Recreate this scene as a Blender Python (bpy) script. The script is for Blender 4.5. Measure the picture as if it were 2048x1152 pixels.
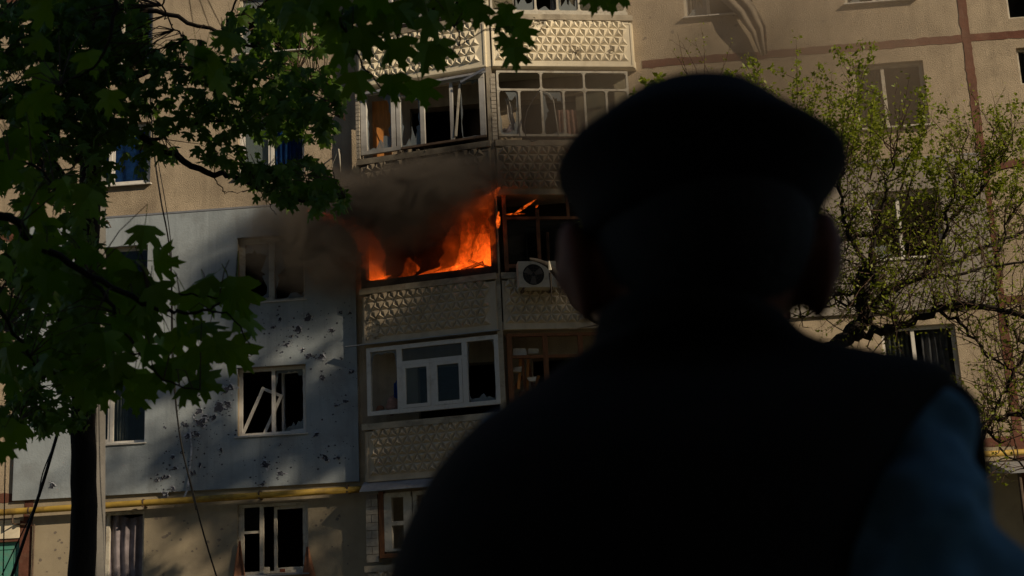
import bpy, bmesh, math, random
import numpy as np
from mathutils import Vector, Matrix, noise
for o in list(bpy.data.objects): bpy.data.objects.remove(o)
S = bpy.context.scene
COL = S.collection
rnd = random.Random(7)
R = math.radians
# ------------------------------------------------------------------ camera
Z0 = 1.885                                   # height of the ground-floor level of the block above the yard
CAM = np.array([0.0, -28.313, -0.5495 + Z0])
YAW, PITCH, ROLL, FPX = 0.0892795, 0.2418042, -0.0459133, 2844.0
def cam_axes():
    f = np.array([-math.sin(YAW)*math.cos(PITCH), math.cos(YAW)*math.cos(PITCH), math.sin(PITCH)])
    r = np.array([math.cos(YAW), math.sin(YAW), 0.0]); u = np.cross(r, f)
    c, s = math.cos(ROLL), math.sin(ROLL)
    return c*r + s*u, -s*r + c*u, f
CR, CU, CF = cam_axes()
cd = bpy.data.cameras.new('camera'); cam = bpy.data.objects.new('camera', cd); COL.objects.link(cam)
M = Matrix(((CR[0], CU[0], -CF[0], CAM[0]), (CR[1], CU[1], -CF[1], CAM[1]), (CR[2], CU[2], -CF[2], CAM[2]), (0, 0, 0, 1)))
cam.matrix_world = M
cd.sensor_width = 36; cd.lens = FPX/2048*36; cd.clip_start = 0.05; cd.clip_end = 600
cd.dof.use_dof = True; cd.dof.focus_distance = 27.0; cd.dof.aperture_fstop = 7.1
S.camera = cam
# ------------------------------------------------------------------ sky, sun, exposure
SUN = Vector((0.765, -0.4415, 0.469)).normalized()
W = bpy.data.worlds.new('World'); S.world = W; W.use_nodes = True
nt = W.node_tree; bgn = nt.nodes['Background']
sky = nt.nodes.new('ShaderNodeTexSky'); sky.sky_type = 'NISHITA'; sky.sun_disc = False
sky.sun_elevation = math.asin(SUN.z); sky.sun_rotation = math.atan2(SUN.x, SUN.y)
sky.air_density = 1.2; sky.dust_density = 0.2; sky.ozone_density = 3.0
nt.links.new(sky.outputs[0], bgn.inputs[0]); bgn.inputs[1].default_value = 0.05
sl = bpy.data.lights.new('sun', 'SUN'); sl.energy = 5.0; sl.angle = R(0.55); sl.color = (1.0, 0.80, 0.55)
so = bpy.data.objects.new('sun', sl); COL.objects.link(so)
so.rotation_euler = SUN.to_track_quat('Z', 'Y').to_euler(); so.location = (25, -40, 30)
S.view_settings.view_transform = 'Standard'; S.view_settings.look = 'None'
S.view_settings.gamma = 1.0; S.view_settings.use_curve_mapping = False
S.view_settings.exposure = -0.45
S.render.engine = 'CYCLES'
cy = S.cycles
cy.max_bounces = 5; cy.diffuse_bounces = 3; cy.glossy_bounces = 2; cy.transmission_bounces = 3
cy.transparent_max_bounces = 24; cy.volume_bounces = 1
cy.use_adaptive_sampling = True; cy.adaptive_threshold = 0.02
cy.use_denoising = True
try: cy.volume_step_rate = 1.0; cy.volume_max_steps = 128
except Exception: pass

# ------------------------------------------------------------------ helpers: pixels to places, meshes, things
def ray(px, py):
    return CF + CR*(px-1024)/FPX - CU*(py-576)/FPX
def at(px, py, depth):                       # point seen at that photo position, that far along the view axis
    return Vector(CAM + ray(px, py)*depth)
def at_y(px, py, y):
    d = ray(px, py); return Vector(CAM + d*(y-CAM[1])/d[1])

WORLD = {}
def wloc(o): return WORLD.get(o.name, Vector((0, 0, 0))) if o else Vector((0, 0, 0))
def link(name, data, loc, parent=None, rz=0.0):
    o = bpy.data.objects.new(name, data); COL.objects.link(o)
    WORLD[o.name] = Vector(loc)
    o.location = Vector(loc) - wloc(parent)
    if parent: o.parent = parent
    if rz: o.rotation_euler = (0, 0, rz)
    return o
def tag(o, label, cat=None, group=None, kind=None):
    if label: o['label'] = label
    if cat: o['category'] = cat
    if group: o['group'] = group
    if kind: o['kind'] = kind
    return o
def empty(name, loc, label=None, cat=None, group=None):
    return tag(link(name, None, loc), label, cat, group)

class Face:                                   # a vertical plane: u along it, d outward, z up
    def __init__(s, o, e):
        s.o = Vector((o[0], o[1], 0)); s.e = Vector((e[0]-o[0], e[1]-o[1], 0)); s.len = s.e.length
        s.e.normalize(); s.n = Vector((s.e.y, -s.e.x, 0)); s.rz = math.atan2(s.e.y, s.e.x)
    def p(s, u, d, z): return s.o + s.e*u + s.n*d + Vector((0, 0, z))
WALL = Face((0, 0), (1, 0))
PL, PA, PR = (-5.62, -.29), (-2.74, -.87), (.30, -.18)
LF = Face(PL, PA); RF = Face(PA, PR)

class MB:
    def __init__(s): s.v = []; s.f = []
    def add(s, vs, fs):
        k = len(s.v); s.v += [tuple(p) for p in vs]; s.f += [tuple(i+k for i in f) for f in fs]; return s
    def hexa(s, P):                           # eight corners: bottom four, top four
        return s.add(P, [(3, 2, 1, 0), (4, 5, 6, 7), (0, 1, 5, 4), (1, 2, 6, 5), (2, 3, 7, 6), (3, 0, 4, 7)])
    def box(s, x0, x1, y0, y1, z0, z1):
        return s.hexa([(x0, y0, z0), (x1, y0, z0), (x1, y1, z0), (x0, y1, z0), (x0, y0, z1), (x1, y0, z1), (x1, y1, z1), (x0, y1, z1)])
    def fb(s, F, u0, u1, d0, d1, z0, z1):     # box in a face frame (z floor based)
        z0 += Z0; z1 += Z0
        return s.hexa([F.p(u0, d1, z0), F.p(u1, d1, z0), F.p(u1, d0, z0), F.p(u0, d0, z0), F.p(u0, d1, z1), F.p(u1, d1, z1), F.p(u1, d0, z1), F.p(u0, d0, z1)])
    def bar(s, a, b, w, h, up=(0, 0, 1)):     # box along a line
        a = Vector(a); b = Vector(b); t = (b-a).normalized(); x = t.cross(Vector(up))
        if x.length < 1e-4: x = t.cross(Vector((1, 0, 0)))
        x.normalize(); y = x.cross(t); x *= w/2; y *= h/2
        return s.hexa([a-x-y, a+x-y, b+x-y, b-x-y, a-x+y, a+x+y, b+x+y, b-x+y])
    def tube(s, P, r, n=6, cap=True):
        P = [Vector(p) for p in P]
        if not hasattr(r, '__len__'): r = [r]*len(P)
        ref = Vector((0.3, 0.8, 0.52)); rings = []
        for i, p in enumerate(P):
            t = (P[min(i+1, len(P)-1)] - P[max(i-1, 0)])
            t = t.normalized() if t.length > 1e-9 else Vector((0, 0, 1))
            x = t.cross(ref)
            if x.length < .05: x = t.cross(Vector((1, 0, 0)))
            x.normalize(); y = t.cross(x); ref = ref if abs(t.dot(ref)) < .95 else x
            rings.append([p + (x*math.cos(2*math.pi*k/n) + y*math.sin(2*math.pi*k/n))*r[i] for k in range(n)])
        vs = [q for g in rings for q in g]; fs = []
        for i in range(len(P)-1):
            for k in range(n):
                a = i*n+k; b = i*n+(k+1) % n; fs.append((a, b, b+n, a+n))
        if cap: fs += [tuple(reversed(range(n))), tuple(range((len(P)-1)*n, len(P)*n))]
        return s.add(vs, fs)
    def prism(s, poly, z0, z1):               # poly = list of (x, y)
        n = len(poly)
        return s.add([(x, y, z0) for x, y in poly]+[(x, y, z1) for x, y in poly],
                     [tuple(reversed(range(n))), tuple(range(n, 2*n))]+[(i, (i+1) % n, n+(i+1) % n, n+i) for i in range(n)])
    def ball(s, c, r, nu=10, nv=7):
        c = Vector(c); r = Vector(r if hasattr(r, '__len__') else (r, r, r)); vs = []; fs = []
        for j in range(1, nv):
            t = math.pi*j/nv
            for i in range(nu):
                a = 2*math.pi*i/nu; vs.append((c.x+r.x*math.sin(t)*math.cos(a), c.y+r.y*math.sin(t)*math.sin(a), c.z+r.z*math.cos(t)))
        top = len(vs); vs += [(c.x, c.y, c.z+r.z), (c.x, c.y, c.z-r.z)]
        for j in range(nv-2):
            for i in range(nu): a = j*nu+i; b = j*nu+(i+1) % nu; fs.append((a, a+nu, b+nu, b))
        for i in range(nu):
            fs.append((top, i, (i+1) % nu)); k = (nv-2)*nu; fs.append((top+1, k+(i+1) % nu, k+i))
        return s.add(vs, fs)
    def mesh(s, name, m, origin=(0, 0, 0), smooth=False):
        o = Vector(origin); me = bpy.data.meshes.new(name)
        me.from_pydata([Vector(v)-o for v in s.v], [], s.f); me.materials.append(m)
        if smooth: me.polygons.foreach_set('use_smooth', [True]*len(me.polygons))
        me.update(); return me
    def build(s, name, m, parent=None, smooth=False, loc=None):
        a = np.array(s.v); lo = a.min(0); hi = a.max(0)
        c = Vector(((lo[0]+hi[0])/2, (lo[1]+hi[1])/2, lo[2])) if loc is None else Vector(loc)
        return link(name, s.mesh(name, m, c, smooth), c, parent)

# ------------------------------------------------------------------ materials
def nodes(name):
    m = bpy.data.materials.new(name); m.use_nodes = True; t = m.node_tree
    return m, t, t.nodes['Principled BSDF'], t.nodes['Material Output']
def mk(t, typ, **kw):
    n = t.nodes.new(typ)
    for k, v in kw.items(): setattr(n, k, v)
    return n
def val(t, op, a, b=None, clamp=False):
    n = mk(t, 'ShaderNodeMath', operation=op); n.use_clamp = clamp
    for i, x in enumerate((a, b)):
        if x is None: continue
        if hasattr(x, 'links'): t.links.new(x, n.inputs[i])
        else: n.inputs[i].default_value = x
    return n.outputs[0]
def noise_tex(t, vec, scale, detail=4, rough=.6, dist=0.0):
    n = mk(t, 'ShaderNodeTexNoise'); n.inputs['Scale'].default_value = scale; n.inputs['Detail'].default_value = detail
    n.inputs['Roughness'].default_value = rough; n.inputs['Distortion'].default_value = dist
    t.links.new(vec, n.inputs['Vector']); return n.outputs['Fac']
def ramp(t, fac, a, b):
    n = mk(t, 'ShaderNodeMapRange'); n.inputs[1].default_value = a; n.inputs[2].default_value = b
    t.links.new(fac, n.inputs[0]); return n.outputs[0]
def mixc(t, fac, a, b):
    n = mk(t, 'ShaderNodeMix', data_type='RGBA')
    if hasattr(fac, 'links'): t.links.new(fac, n.inputs[0])
    else: n.inputs[0].default_value = fac
    for i, x in ((6, a), (7, b)):
        if hasattr(x, 'links'): t.links.new(x, n.inputs[i])
        else: n.inputs[i].default_value = (x[0], x[1], x[2], 1)
    return n.outputs[2]
def mapped(t, vec, sc):
    n = mk(t, 'ShaderNodeMapping'); n.inputs['Scale'].default_value = sc; t.links.new(vec, n.inputs[0]); return n.outputs[0]
FIRE_C = LF.p(1.7, 0.1, 8.35+Z0)
def mat(name, col, rough=.85, var=.18, scale=3.0, bump=0.0, bscale=40, metal=0.0, streak=0.0, dirt=None, dirt_amt=0.0, dscale=1.2, soot=False, obj=False, spec=.3, grain=None, soot_amt=.96):
    m, t, b, out = nodes(name)
    if obj: vec = mk(t, 'ShaderNodeTexCoord').outputs['Object']
    else: vec = mk(t, 'ShaderNodeNewGeometry').outputs['Position']
    n1 = noise_tex(t, vec if not grain else mapped(t, vec, grain), scale, 5)
    c = mixc(t, ramp(t, n1, .3, .7), [x*(1-var) for x in col], [min(1, x*(1+var)) for x in col])
    if streak:
        sfac = noise_tex(t, mapped(t, vec, (1, 1, .07)), 4.5, 4)
        c = mixc(t, val(t, 'MULTIPLY', ramp(t, sfac, .48, .8), streak), c, [x*.45 for x in col])
    if dirt_amt:
        dn = noise_tex(t, vec, dscale, 7, .68, .4)
        c = mixc(t, val(t, 'MULTIPLY', ramp(t, dn, .5, .68), dirt_amt), c, dirt)
    if soot:
        # soot above and beside the burning balcony: thickest round the opening, ragged at its edge
        pos = mk(t, 'ShaderNodeNewGeometry').outputs['Position']
        sub = mk(t, 'ShaderNodeVectorMath', operation='SUBTRACT'); t.links.new(pos, sub.inputs[0]); sub.inputs[1].default_value = FIRE_C
        mul = mk(t, 'ShaderNodeVectorMath', operation='MULTIPLY'); t.links.new(sub.outputs[0], mul.inputs[0]); mul.inputs[1].default_value = (.42, .42, .62)
        ln = mk(t, 'ShaderNodeVectorMath', operation='LENGTH'); t.links.new(mul.outputs[0], ln.inputs[0])
        f = val(t, 'ADD', ln.outputs['Value'], val(t, 'MULTIPLY', val(t, 'SUBTRACT', noise_tex(t, pos, 1.7, 6), .5), .9))
        f = ramp(t, f, 1.4, .45)
        c = mixc(t, val(t, 'MULTIPLY', f, soot_amt, True), c, (.012, .010, .009))
    t.links.new(c, b.inputs['Base Color'])
    b.inputs['Roughness'].default_value = rough; b.inputs['Metallic'].default_value = metal
    b.inputs['Specular IOR Level'].default_value = spec
    if bump:
        bn = mk(t, 'ShaderNodeBump'); bn.inputs['Strength'].default_value = bump; bn.inputs['Distance'].default_value = .02
        t.links.new(noise_tex(t, vec if not grain else mapped(t, vec, grain), bscale, 4, .65), bn.inputs['Height']); t.links.new(bn.outputs[0], b.inputs['Normal'])
    return m
BEIGE = (.47, .39, .285)
m_plaster = mat('rough beige plaster', BEIGE, .95, .18, 1.3, 1.0, 38, streak=.5, dirt=(.23, .185, .135), dirt_amt=.55, dscale=.8, soot=True, soot_amt=.5)
m_burnt = mat('burnt plaster', (.022, .018, .016), .95, .5, 2.5, .5, 40)
m_insul = mat('grey painted render', (.35, .41, .46), .9, .12, 1.2, .3, 26, streak=.6, dirt=(.20, .215, .23), dirt_amt=.6, dscale=.7, soot=True, soot_amt=.6)
m_ground_fl = mat('ground floor plaster', (.40, .345, .25), .95, .15, 1.2, .35, 60, streak=.2, dirt=(.22, .19, .15), dirt_amt=.5, dscale=.8)
m_band = mat('red brown joint paint', (.15, .062, .042), .9, .3, 3, .4, 40, dirt=(.25, .17, .12), dirt_amt=.35, dscale=4)
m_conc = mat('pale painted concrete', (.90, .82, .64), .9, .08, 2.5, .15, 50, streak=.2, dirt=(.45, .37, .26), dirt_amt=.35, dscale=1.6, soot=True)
m_conc2 = mat('darker concrete', (.60, .515, .39), .9, .10, 1.5, .1, 50, streak=.4, dirt=(.3, .25, .18), dirt_amt=.4, dscale=1.6, soot=True)  # darker copy of the pale concrete, for the lower balcony storeys
m_insul2 = mat('beige grey render', (.33, .305, .275), .9, .12, 1.2, .3, 26, streak=.5, dirt=(.2, .18, .16), dirt_amt=.5, dscale=.7)
m_sill = mat('cement sill', (.45, .40, .31), .92, .2, 4, .4, 40, dirt=(.14, .11, .08), dirt_amt=.7, dscale=2.2, soot=True)
m_white = mat('white plastic frame', (.70, .69, .66), .45, .06, 3, 0, dirt=(.3, .27, .22), dirt_amt=.4, dscale=3, soot=True)
m_oldwhite = mat('old white paint on wood', (.58, .55, .47), .7, .12, 4, .3, 60, dirt=(.2, .15, .1), dirt_amt=.6, dscale=6, soot=True, soot_amt=.8)
m_wood = mat('brown painted wood', (.20, .085, .035), .7, .35, 5, .3, 30, dirt=(.06, .03, .02), dirt_amt=.5, grain=(6, 6, .8))
m_wood_or = mat('orange wooden door', (.52, .22, .06), .6, .25, 4, .2, 20, grain=(5, 5, .6))
m_char = mat('charred wood', (.018, .014, .012), .9, .4, 8, .5, 30)
m_room = mat('dim wallpaper', (.16, .14, .115), .95, .25, 1.0)
m_dark = mat('dark recess', (.03, .028, .026), .95, .3, 5)
m_metal = mat('zinc sheet', (.36, .38, .42), .5, .2, 2, .1, 12, metal=.5, dirt=(.2, .18, .16), dirt_amt=.5, dscale=2)
m_brick = mat('pale silicate brick', (.47, .43, .36), .92, .22, 6, .5, 60, dirt=(.12, .10, .09), dirt_amt=.45, dscale=5, soot=True, soot_amt=.7)
m_mortar = mat('mortar', (.22, .19, .16), .95, .2, 10, .4, 60)
m_pipe = mat('yellow gas pipe paint', (.43, .29, .055), .6, .28, 2.5, .1, 20, dirt=(.16, .10, .04), dirt_amt=.7, dscale=2.6)
m_foam = mat('torn foam and render', (.40, .43, .50), .9, .55, 14, .5, 40)
m_pit = mat('shrapnel pit', (.07, .075, .10), .95, .5, 12)
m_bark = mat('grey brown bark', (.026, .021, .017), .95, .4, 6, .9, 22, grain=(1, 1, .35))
m_twig = mat('reddish twig bark', (.075, .048, .034), .9, .4, 3)
m_pole = mat('weathered concrete pole', (.20, .195, .185), .9, .2, 3, .3, 40, dirt=(.1, .095, .09), dirt_amt=.5)
m_cable = mat('black cable', (.012, .012, .012), .6, .2)
m_steel = mat('rusty steel', (.10, .07, .05), .7, .4, 10, .2, 40)
m_teal = mat('teal painted door', (.10, .33, .27), .55, .2, 3, .15, 20, dirt=(.25, .2, .15), dirt_amt=.5, dscale=3)
m_ac = mat('aged white appliance casing', (.50, .46, .38), .5, .08, 2, 0, dirt=(.2, .16, .12), dirt_amt=.5, dscale=3, soot=True, soot_amt=.4)
m_black = mat('black plastic', (.015, .015, .015), .5, .1)

def glass_mat():
    m, t, b, out = nodes('window glass'); t.nodes.remove(b)
    tr = mk(t, 'ShaderNodeBsdfTransparent'); tr.inputs[0].default_value = (.80, .84, .84, 1)
    gl = mk(t, 'ShaderNodeBsdfGlossy'); gl.inputs['Roughness'].default_value = .03
    fr = mk(t, 'ShaderNodeFresnel'); fr.inputs[0].default_value = 1.5
    mx = mk(t, 'ShaderNodeMixShader'); t.links.new(val(t, 'MULTIPLY', fr.outputs[0], .5), mx.inputs[0])
    t.links.new(tr.outputs[0], mx.inputs[1]); t.links.new(gl.outputs[0], mx.inputs[2]); t.links.new(mx.outputs[0], out.inputs[0])
    return m
m_glass = glass_mat()
def shard_mat():
    m, t, b, out = nodes('dusty broken glass')
    tr = mk(t, 'ShaderNodeBsdfTransparent'); tr.inputs[0].default_value = (.7, .75, .76, 1)
    b.inputs['Base Color'].default_value = (.34, .38, .40, 1); b.inputs['Roughness'].default_value = .3
    mx = mk(t, 'ShaderNodeMixShader'); mx.inputs[0].default_value = .45
    t.links.new(tr.outputs[0], mx.inputs[1]); t.links.new(b.outputs[0], mx.inputs[2]); t.links.new(mx.outputs[0], out.inputs[0]); return m
m_shard = shard_mat()
def cloth(name, col, var=.25, scale=6, transl=.25):
    m, t, b, out = nodes(name); vec = mk(t, 'ShaderNodeNewGeometry').outputs['Position']
    c = mixc(t, ramp(t, noise_tex(t, vec, scale, 4), .3, .7), [x*(1-var) for x in col], [x*(1+var) for x in col])
    t.links.new(c, b.inputs['Base Color']); b.inputs['Roughness'].default_value = .9; b.inputs['Specular IOR Level'].default_value = .1
    tl = mk(t, 'ShaderNodeBsdfTranslucent'); t.links.new(c, tl.inputs[0]); mx = mk(t, 'ShaderNodeMixShader'); mx.inputs[0].default_value = transl
    t.links.new(b.outputs[0], mx.inputs[1]); t.links.new(tl.outputs[0], mx.inputs[2]); t.links.new(mx.outputs[0], out.inputs[0]); return m
def leaf_mat(name, c0, c1, transl=.4):
    m, t, b, out = nodes(name); g = mk(t, 'ShaderNodeNewGeometry'); oi = mk(t, 'ShaderNodeObjectInfo')
    f = val(t, 'FRACT', val(t, 'ADD', g.outputs['Random Per Island'], oi.outputs['Random']))
    c = mixc(t, f, c0, c1); t.links.new(c, b.inputs['Base Color']); b.inputs['Roughness'].default_value = .5; b.inputs['Specular IOR Level'].default_value = .35
    tl = mk(t, 'ShaderNodeBsdfTranslucent'); t.links.new(mixc(t, .5, c, (c1[0]*1.3, c1[1]*1.5, c1[2]*.6)), tl.inputs[0])
    mx = mk(t, 'ShaderNodeMixShader'); mx.inputs[0].default_value = transl
    t.links.new(b.outputs[0], mx.inputs[1]); t.links.new(tl.outputs[0], mx.inputs[2]); t.links.new(mx.outputs[0], out.inputs[0]); return m
m_maple = leaf_mat('maple leaf', (.05, .12, .011), (.10, .185, .018), .42)
m_maple2 = leaf_mat('broad maple leaf', (.085, .17, .009), (.135, .235, .013), .45)
m_young = leaf_mat('young yellow green leaf', (.15, .20, .018), (.27, .30, .03), .4)
# ------------------------------------------------------------------ ground: one sheet, a gentle rise to the block
def gz(x, y):
    t = min(1, max(0, (y+21)/17.0)); t = t*t*(3-2*t)
    return .93*t + .05*noise.noise(Vector((x*.25, y*.25, 0)))*(0 if abs(y) < 1.5 else 1)
def make_ground():
    m, t, b, out = nodes('trodden earth and grass'); vec = mk(t, 'ShaderNodeNewGeometry').outputs['Position']
    c = mixc(t, ramp(t, noise_tex(t, vec, .6, 8, .7), .42, .6), (.11, .085, .06), (.055, .075, .025))
    c = mixc(t, ramp(t, noise_tex(t, vec, 14, 4), .4, .7), c, (.08, .07, .045)); t.links.new(c, b.inputs['Base Color']); b.inputs['Roughness'].default_value = 1
    bn = mk(t, 'ShaderNodeBump'); bn.inputs['Strength'].default_value = .6; t.links.new(noise_tex(t, vec, 25, 6), bn.inputs['Height']); t.links.new(bn.outputs[0], b.inputs['Normal'])
    xs = list(np.linspace(-260, -40, 8))+list(np.linspace(-36, 40, 77))+list(np.linspace(46, 260, 8))
    ys = list(np.linspace(-260, -46, 8))+list(np.linspace(-44, 8, 105))+list(np.linspace(12, 260, 8))
    mb = MB(); n = len(xs)
    mb.v = [(x, y, gz(x, y)) for y in ys for x in xs]
    mb.f = [(j*n+i, j*n+i+1, (j+1)*n+i+1, (j+1)*n+i) for j in range(len(ys)-1) for i in range(n-1)]
    tag(mb.build('ground', m, smooth=True, loc=(0, 0, 0)), 'trodden earth yard with patchy grass in front of the block', kind='structure')
make_ground()

# ------------------------------------------------------------------ the apartment block
BLD = empty('apartment_building', (-2.7, 2.5, .9), 'damaged beige panel apartment block with one burning balcony', 'building')
NS = 7
F_H = 2.8
WA, WB, WC, WE = (-8.31, -6.86), (-11.70, -10.25), (4.79, 6.24), (1.42, 2.87)
def ragged_band(x0, x1, z0, z1, d, vertical=False, seed=0):
    # a brushed-on joint: a thin slab whose long edges wander
    r = random.Random(seed); L_ = (z1-z0) if vertical else (x1-x0); n = max(2, int(L_/.11)); mb = MB(); vs = []
    for i in range(n+1):
        t = i/n; e0 = r.gauss(0, .008); e1 = r.gauss(0, .008)
        if vertical: q = [(x0+e0, z0+L_*t), (x1+e1, z0+L_*t)]
        else: q = [(x0+L_*t, z0+e0), (x0+L_*t, z1+e1)]
        for x, z in q: vs += [(x, -d, z+Z0), (x, .05, z+Z0)]
    fs = []
    for i in range(n):
        a = i*4; b_ = a+4; fs += [(a, b_, b_+2, a+2), (a+1, a+3, b_+3, b_+1), (a, a+1, b_+1, b_), (a+2, b_+2, b_+3, a+3)]
    return mb.add(vs, fs)
def cells(mb, x0, x1, z0, z1, ops, y0, y1):
    us = sorted({x0, x1} | {u for o in ops for u in o[:2] if x0 < u < x1}); zs = sorted({z0, z1} | {z for o in ops for z in o[2:] if z0 < z < z1})
    for i in range(len(us)-1):
        for j in range(len(zs)-1):
            cu = (us[i]+us[i+1])/2; cz = (zs[j]+zs[j+1])/2
            if any(o[0] < cu < o[1] and o[2] < cz < o[3] for o in ops): continue
            mb.box(us[i], us[i+1], y0, y1, zs[j]+Z0, zs[j+1]+Z0)
def ops_for(k):
    b = (k-1)*F_H
    o = [(w[0], w[1], b+.92, b+2.34) for w in (WA, WB, WC, WE)]
    o += [(-4.55, -3.75, b+.06, b+2.15), (-3.75, -2.75, b+.85, b+2.15), (-2.2, -1.0, b+.85, b+2.15), (-15.9, -14.5, b+.92, b+2.34)]
    return o
STAIR = [(8.08, 9.3, 11.5, 12.3), (8.14, 9.3, 10.03, 10.84), (8.14, 9.3, 7.2, 8.0), (8.14, 9.3, 4.4, 5.2)]
DOOR = (-13.62, -12.80, -.05, 1.90)
for k in range(1, NS):
    z0 = (k-1)*F_H-.06; z1 = k*F_H-.06
    if k == 1: z0 = -1.2
    ops = ops_for(k)
    for (a, b_) in ((-26, -12.79), (-12.61, -5.15), (-5.15, .45), (.45, 7.09), (7.26, 16)):
        mb = MB(); oo = list(ops)
        if a > 7: oo = [s for s in STAIR]
        if a < -20 and k == 1: oo.append(DOOR)
        cells(mb, a, b_, z0, z1, oo, 0, .30)
        mb.build('wall_panel', m_ground_fl if k == 1 else m_burnt if (k == 3 and -6 < a < 0) else m_plaster, BLD)
    # painted joints
    if k > 1:
        for (a, b_) in ((-26, -12.79), (.45, 7.09), (7.26, 16)):
            ragged_band(a, b_, z0-.085, z0+.085, .008, False, k*10+int(a)).build('joint_band', m_band, BLD)
for a, b_ in ((-12.79, -12.61), (7.09, 7.26)):
    ragged_band(a, b_, -1.2, (NS-1)*F_H-.06, .011, True, int(a)).build('joint_band', m_band, BLD)
MB().box(-26.1, 16.1, -.25, 6.2, (NS-1)*F_H-.04+Z0, (NS-1)*F_H+.25+Z0).build('roof', m_conc, BLD)
for k in range(1, NS): MB().box(-25.9, 15.9, .31, 5.9, (k-1)*F_H-.2+Z0, (k-1)*F_H+Z0).build('floor_slab', m_room, BLD)
for x in (-12.7, -9.3, -5.4, -2.62, .45, 3.8, 7.18, 9.7): MB().box(x-.06, x+.06, .302, 5.9, -.0+Z0, 16.6+Z0).build('partition_wall', m_room, BLD)
for x in (-26, 15.7): MB().box(x, x+.3, .301, 6.1, -1.2+Z0, 16.7+Z0).build('end_wall', m_plaster, BLD)
MB().box(-25.7, 15.7, 5.9, 6.15, -1.2+Z0, 16.7+Z0).build('rear_wall', m_plaster, BLD)

# insulated facings of single flats
ins_ops = [o for k in (2, 3) for o in ops_for(k)]
mb = MB(); cells(mb, -13.03, -5.79, 2.665, 8.58, ins_ops, -.065, .02)
INS = mb.build('insulation_panel', m_insul, BLD)
mb = MB(); mb.box(-13.03, -5.79, -.075, -.03, 8.581+Z0, 8.62+Z0); mb.build('flashing', m_metal, INS)
mb = MB(); cells(mb, 3.05, 7.13, 5.44, 8.58, ops_for(3), -.065, .02)
INS2 = mb.build('insulation_panel', m_insul2, BLD)
mb = MB(); mb.box(3.05, 7.13, -.075, -.03, 8.581+Z0, 8.62+Z0); mb.build('flashing', m_metal, INS2)

# ------------------------------------------------------------------ windows
def pane_ring(F, u0, u1, z0, z1, d, keep, seed, n=30):
    """glass left round the edge of a broken light: a ragged ring, 5 mm thick; keep = how much is left 0..1"""
    r = random.Random(seed); cu, cz = (u0+u1)/2, (z0+z1)/2; hu, hz = (u1-u0)/2, (z1-z0)/2
    mb = MB(); O = []; I = []
    ph = r.random()*6; bias = [max(0, .5+.5*math.sin(ph+2*math.pi*i/n*1.0)+.35*math.sin(ph*2+2*math.pi*i/n*3)) for i in range(n)]
    for i in range(n):
        a = 2*math.pi*i/n; ca, sa = math.cos(a), math.sin(a); s = 1/max(abs(ca), abs(sa))
        O.append((cu+hu*ca*s, cz+hz*sa*s)); f = 1-min(.85, max(.02, keep*bias[i]*r.uniform(.35, 1.3)))
        I.append((cu+hu*ca*s*f, cz+hz*sa*s*f))
    for i in range(n):
        j = (i+1) % n; q = [O[i], O[j], I[j], I[i]]
        mb.hexa([F.p(u, d-.005, z+Z0) for u, z in q]+[F.p(u, d, z+Z0) for u, z in q])
    return mb
def rect_frame(mb, F, u0, u1, z0, z1, d0, d1, w):
    mb.fb(F, u0, u0+w, d0, d1, z0, z1); mb.fb(F, u1-w, u1, d0, d1, z0, z1)
    mb.fb(F, u0+w, u1-w, d0, d1, z0, z0+w); mb.fb(F, u0+w, u1-w, d0, d1, z1-w, z1)
def sash(F, u0, u1, z0, z1, d, m, parent, w=.055, th=.05, hinge=None, ang=0, glass=True, keep=0, seed=0, tilt=0):
    """an opening leaf; hinge 'l'/'r' swings it inwards by ang, tilt leans it in its own plane"""
    mb = MB(); G = Face((0, 0), (1, 0)); rect_frame(mb, G, 0, u1-u0, 0, z1-z0, -th, 0, w)
    gl = MB()
    if glass: gl.fb(G, w-.005, u1-u0-w+.005, -th*.6-.006, -th*.6, w-.005, z1-z0-w+.005)
    elif keep: gl = pane_ring(G, w-.005, u1-u0-w+.005, w-.005, z1-z0-w+.005, -th*.6, keep, seed)
    W_ = u1-u0
    def place(v):
        x, y, z = v[0], v[1], v[2]-Z0
        if tilt: x, z = x*math.cos(tilt)+z*math.sin(tilt), -x*math.sin(tilt)+z*math.cos(tilt)
        if hinge == 'r': x = x-W_
        ca, sa = math.cos(ang), math.sin(ang)
        if hinge == 'r': x, y = x*ca+y*sa+W_, -x*sa+y*ca
        elif hinge == 'l': x, y = x*ca-y*sa, x*sa+y*ca
        return F.p(u0+x, d-y, z0+z+Z0)
    mb.v = [place(v) for v in mb.v]; o = mb.build('sash', m, parent)
    if gl.v: gl.v = [place(v) for v in gl.v]; gl.build('pane', m_glass if glass else m_shard, parent)
    return o
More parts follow.
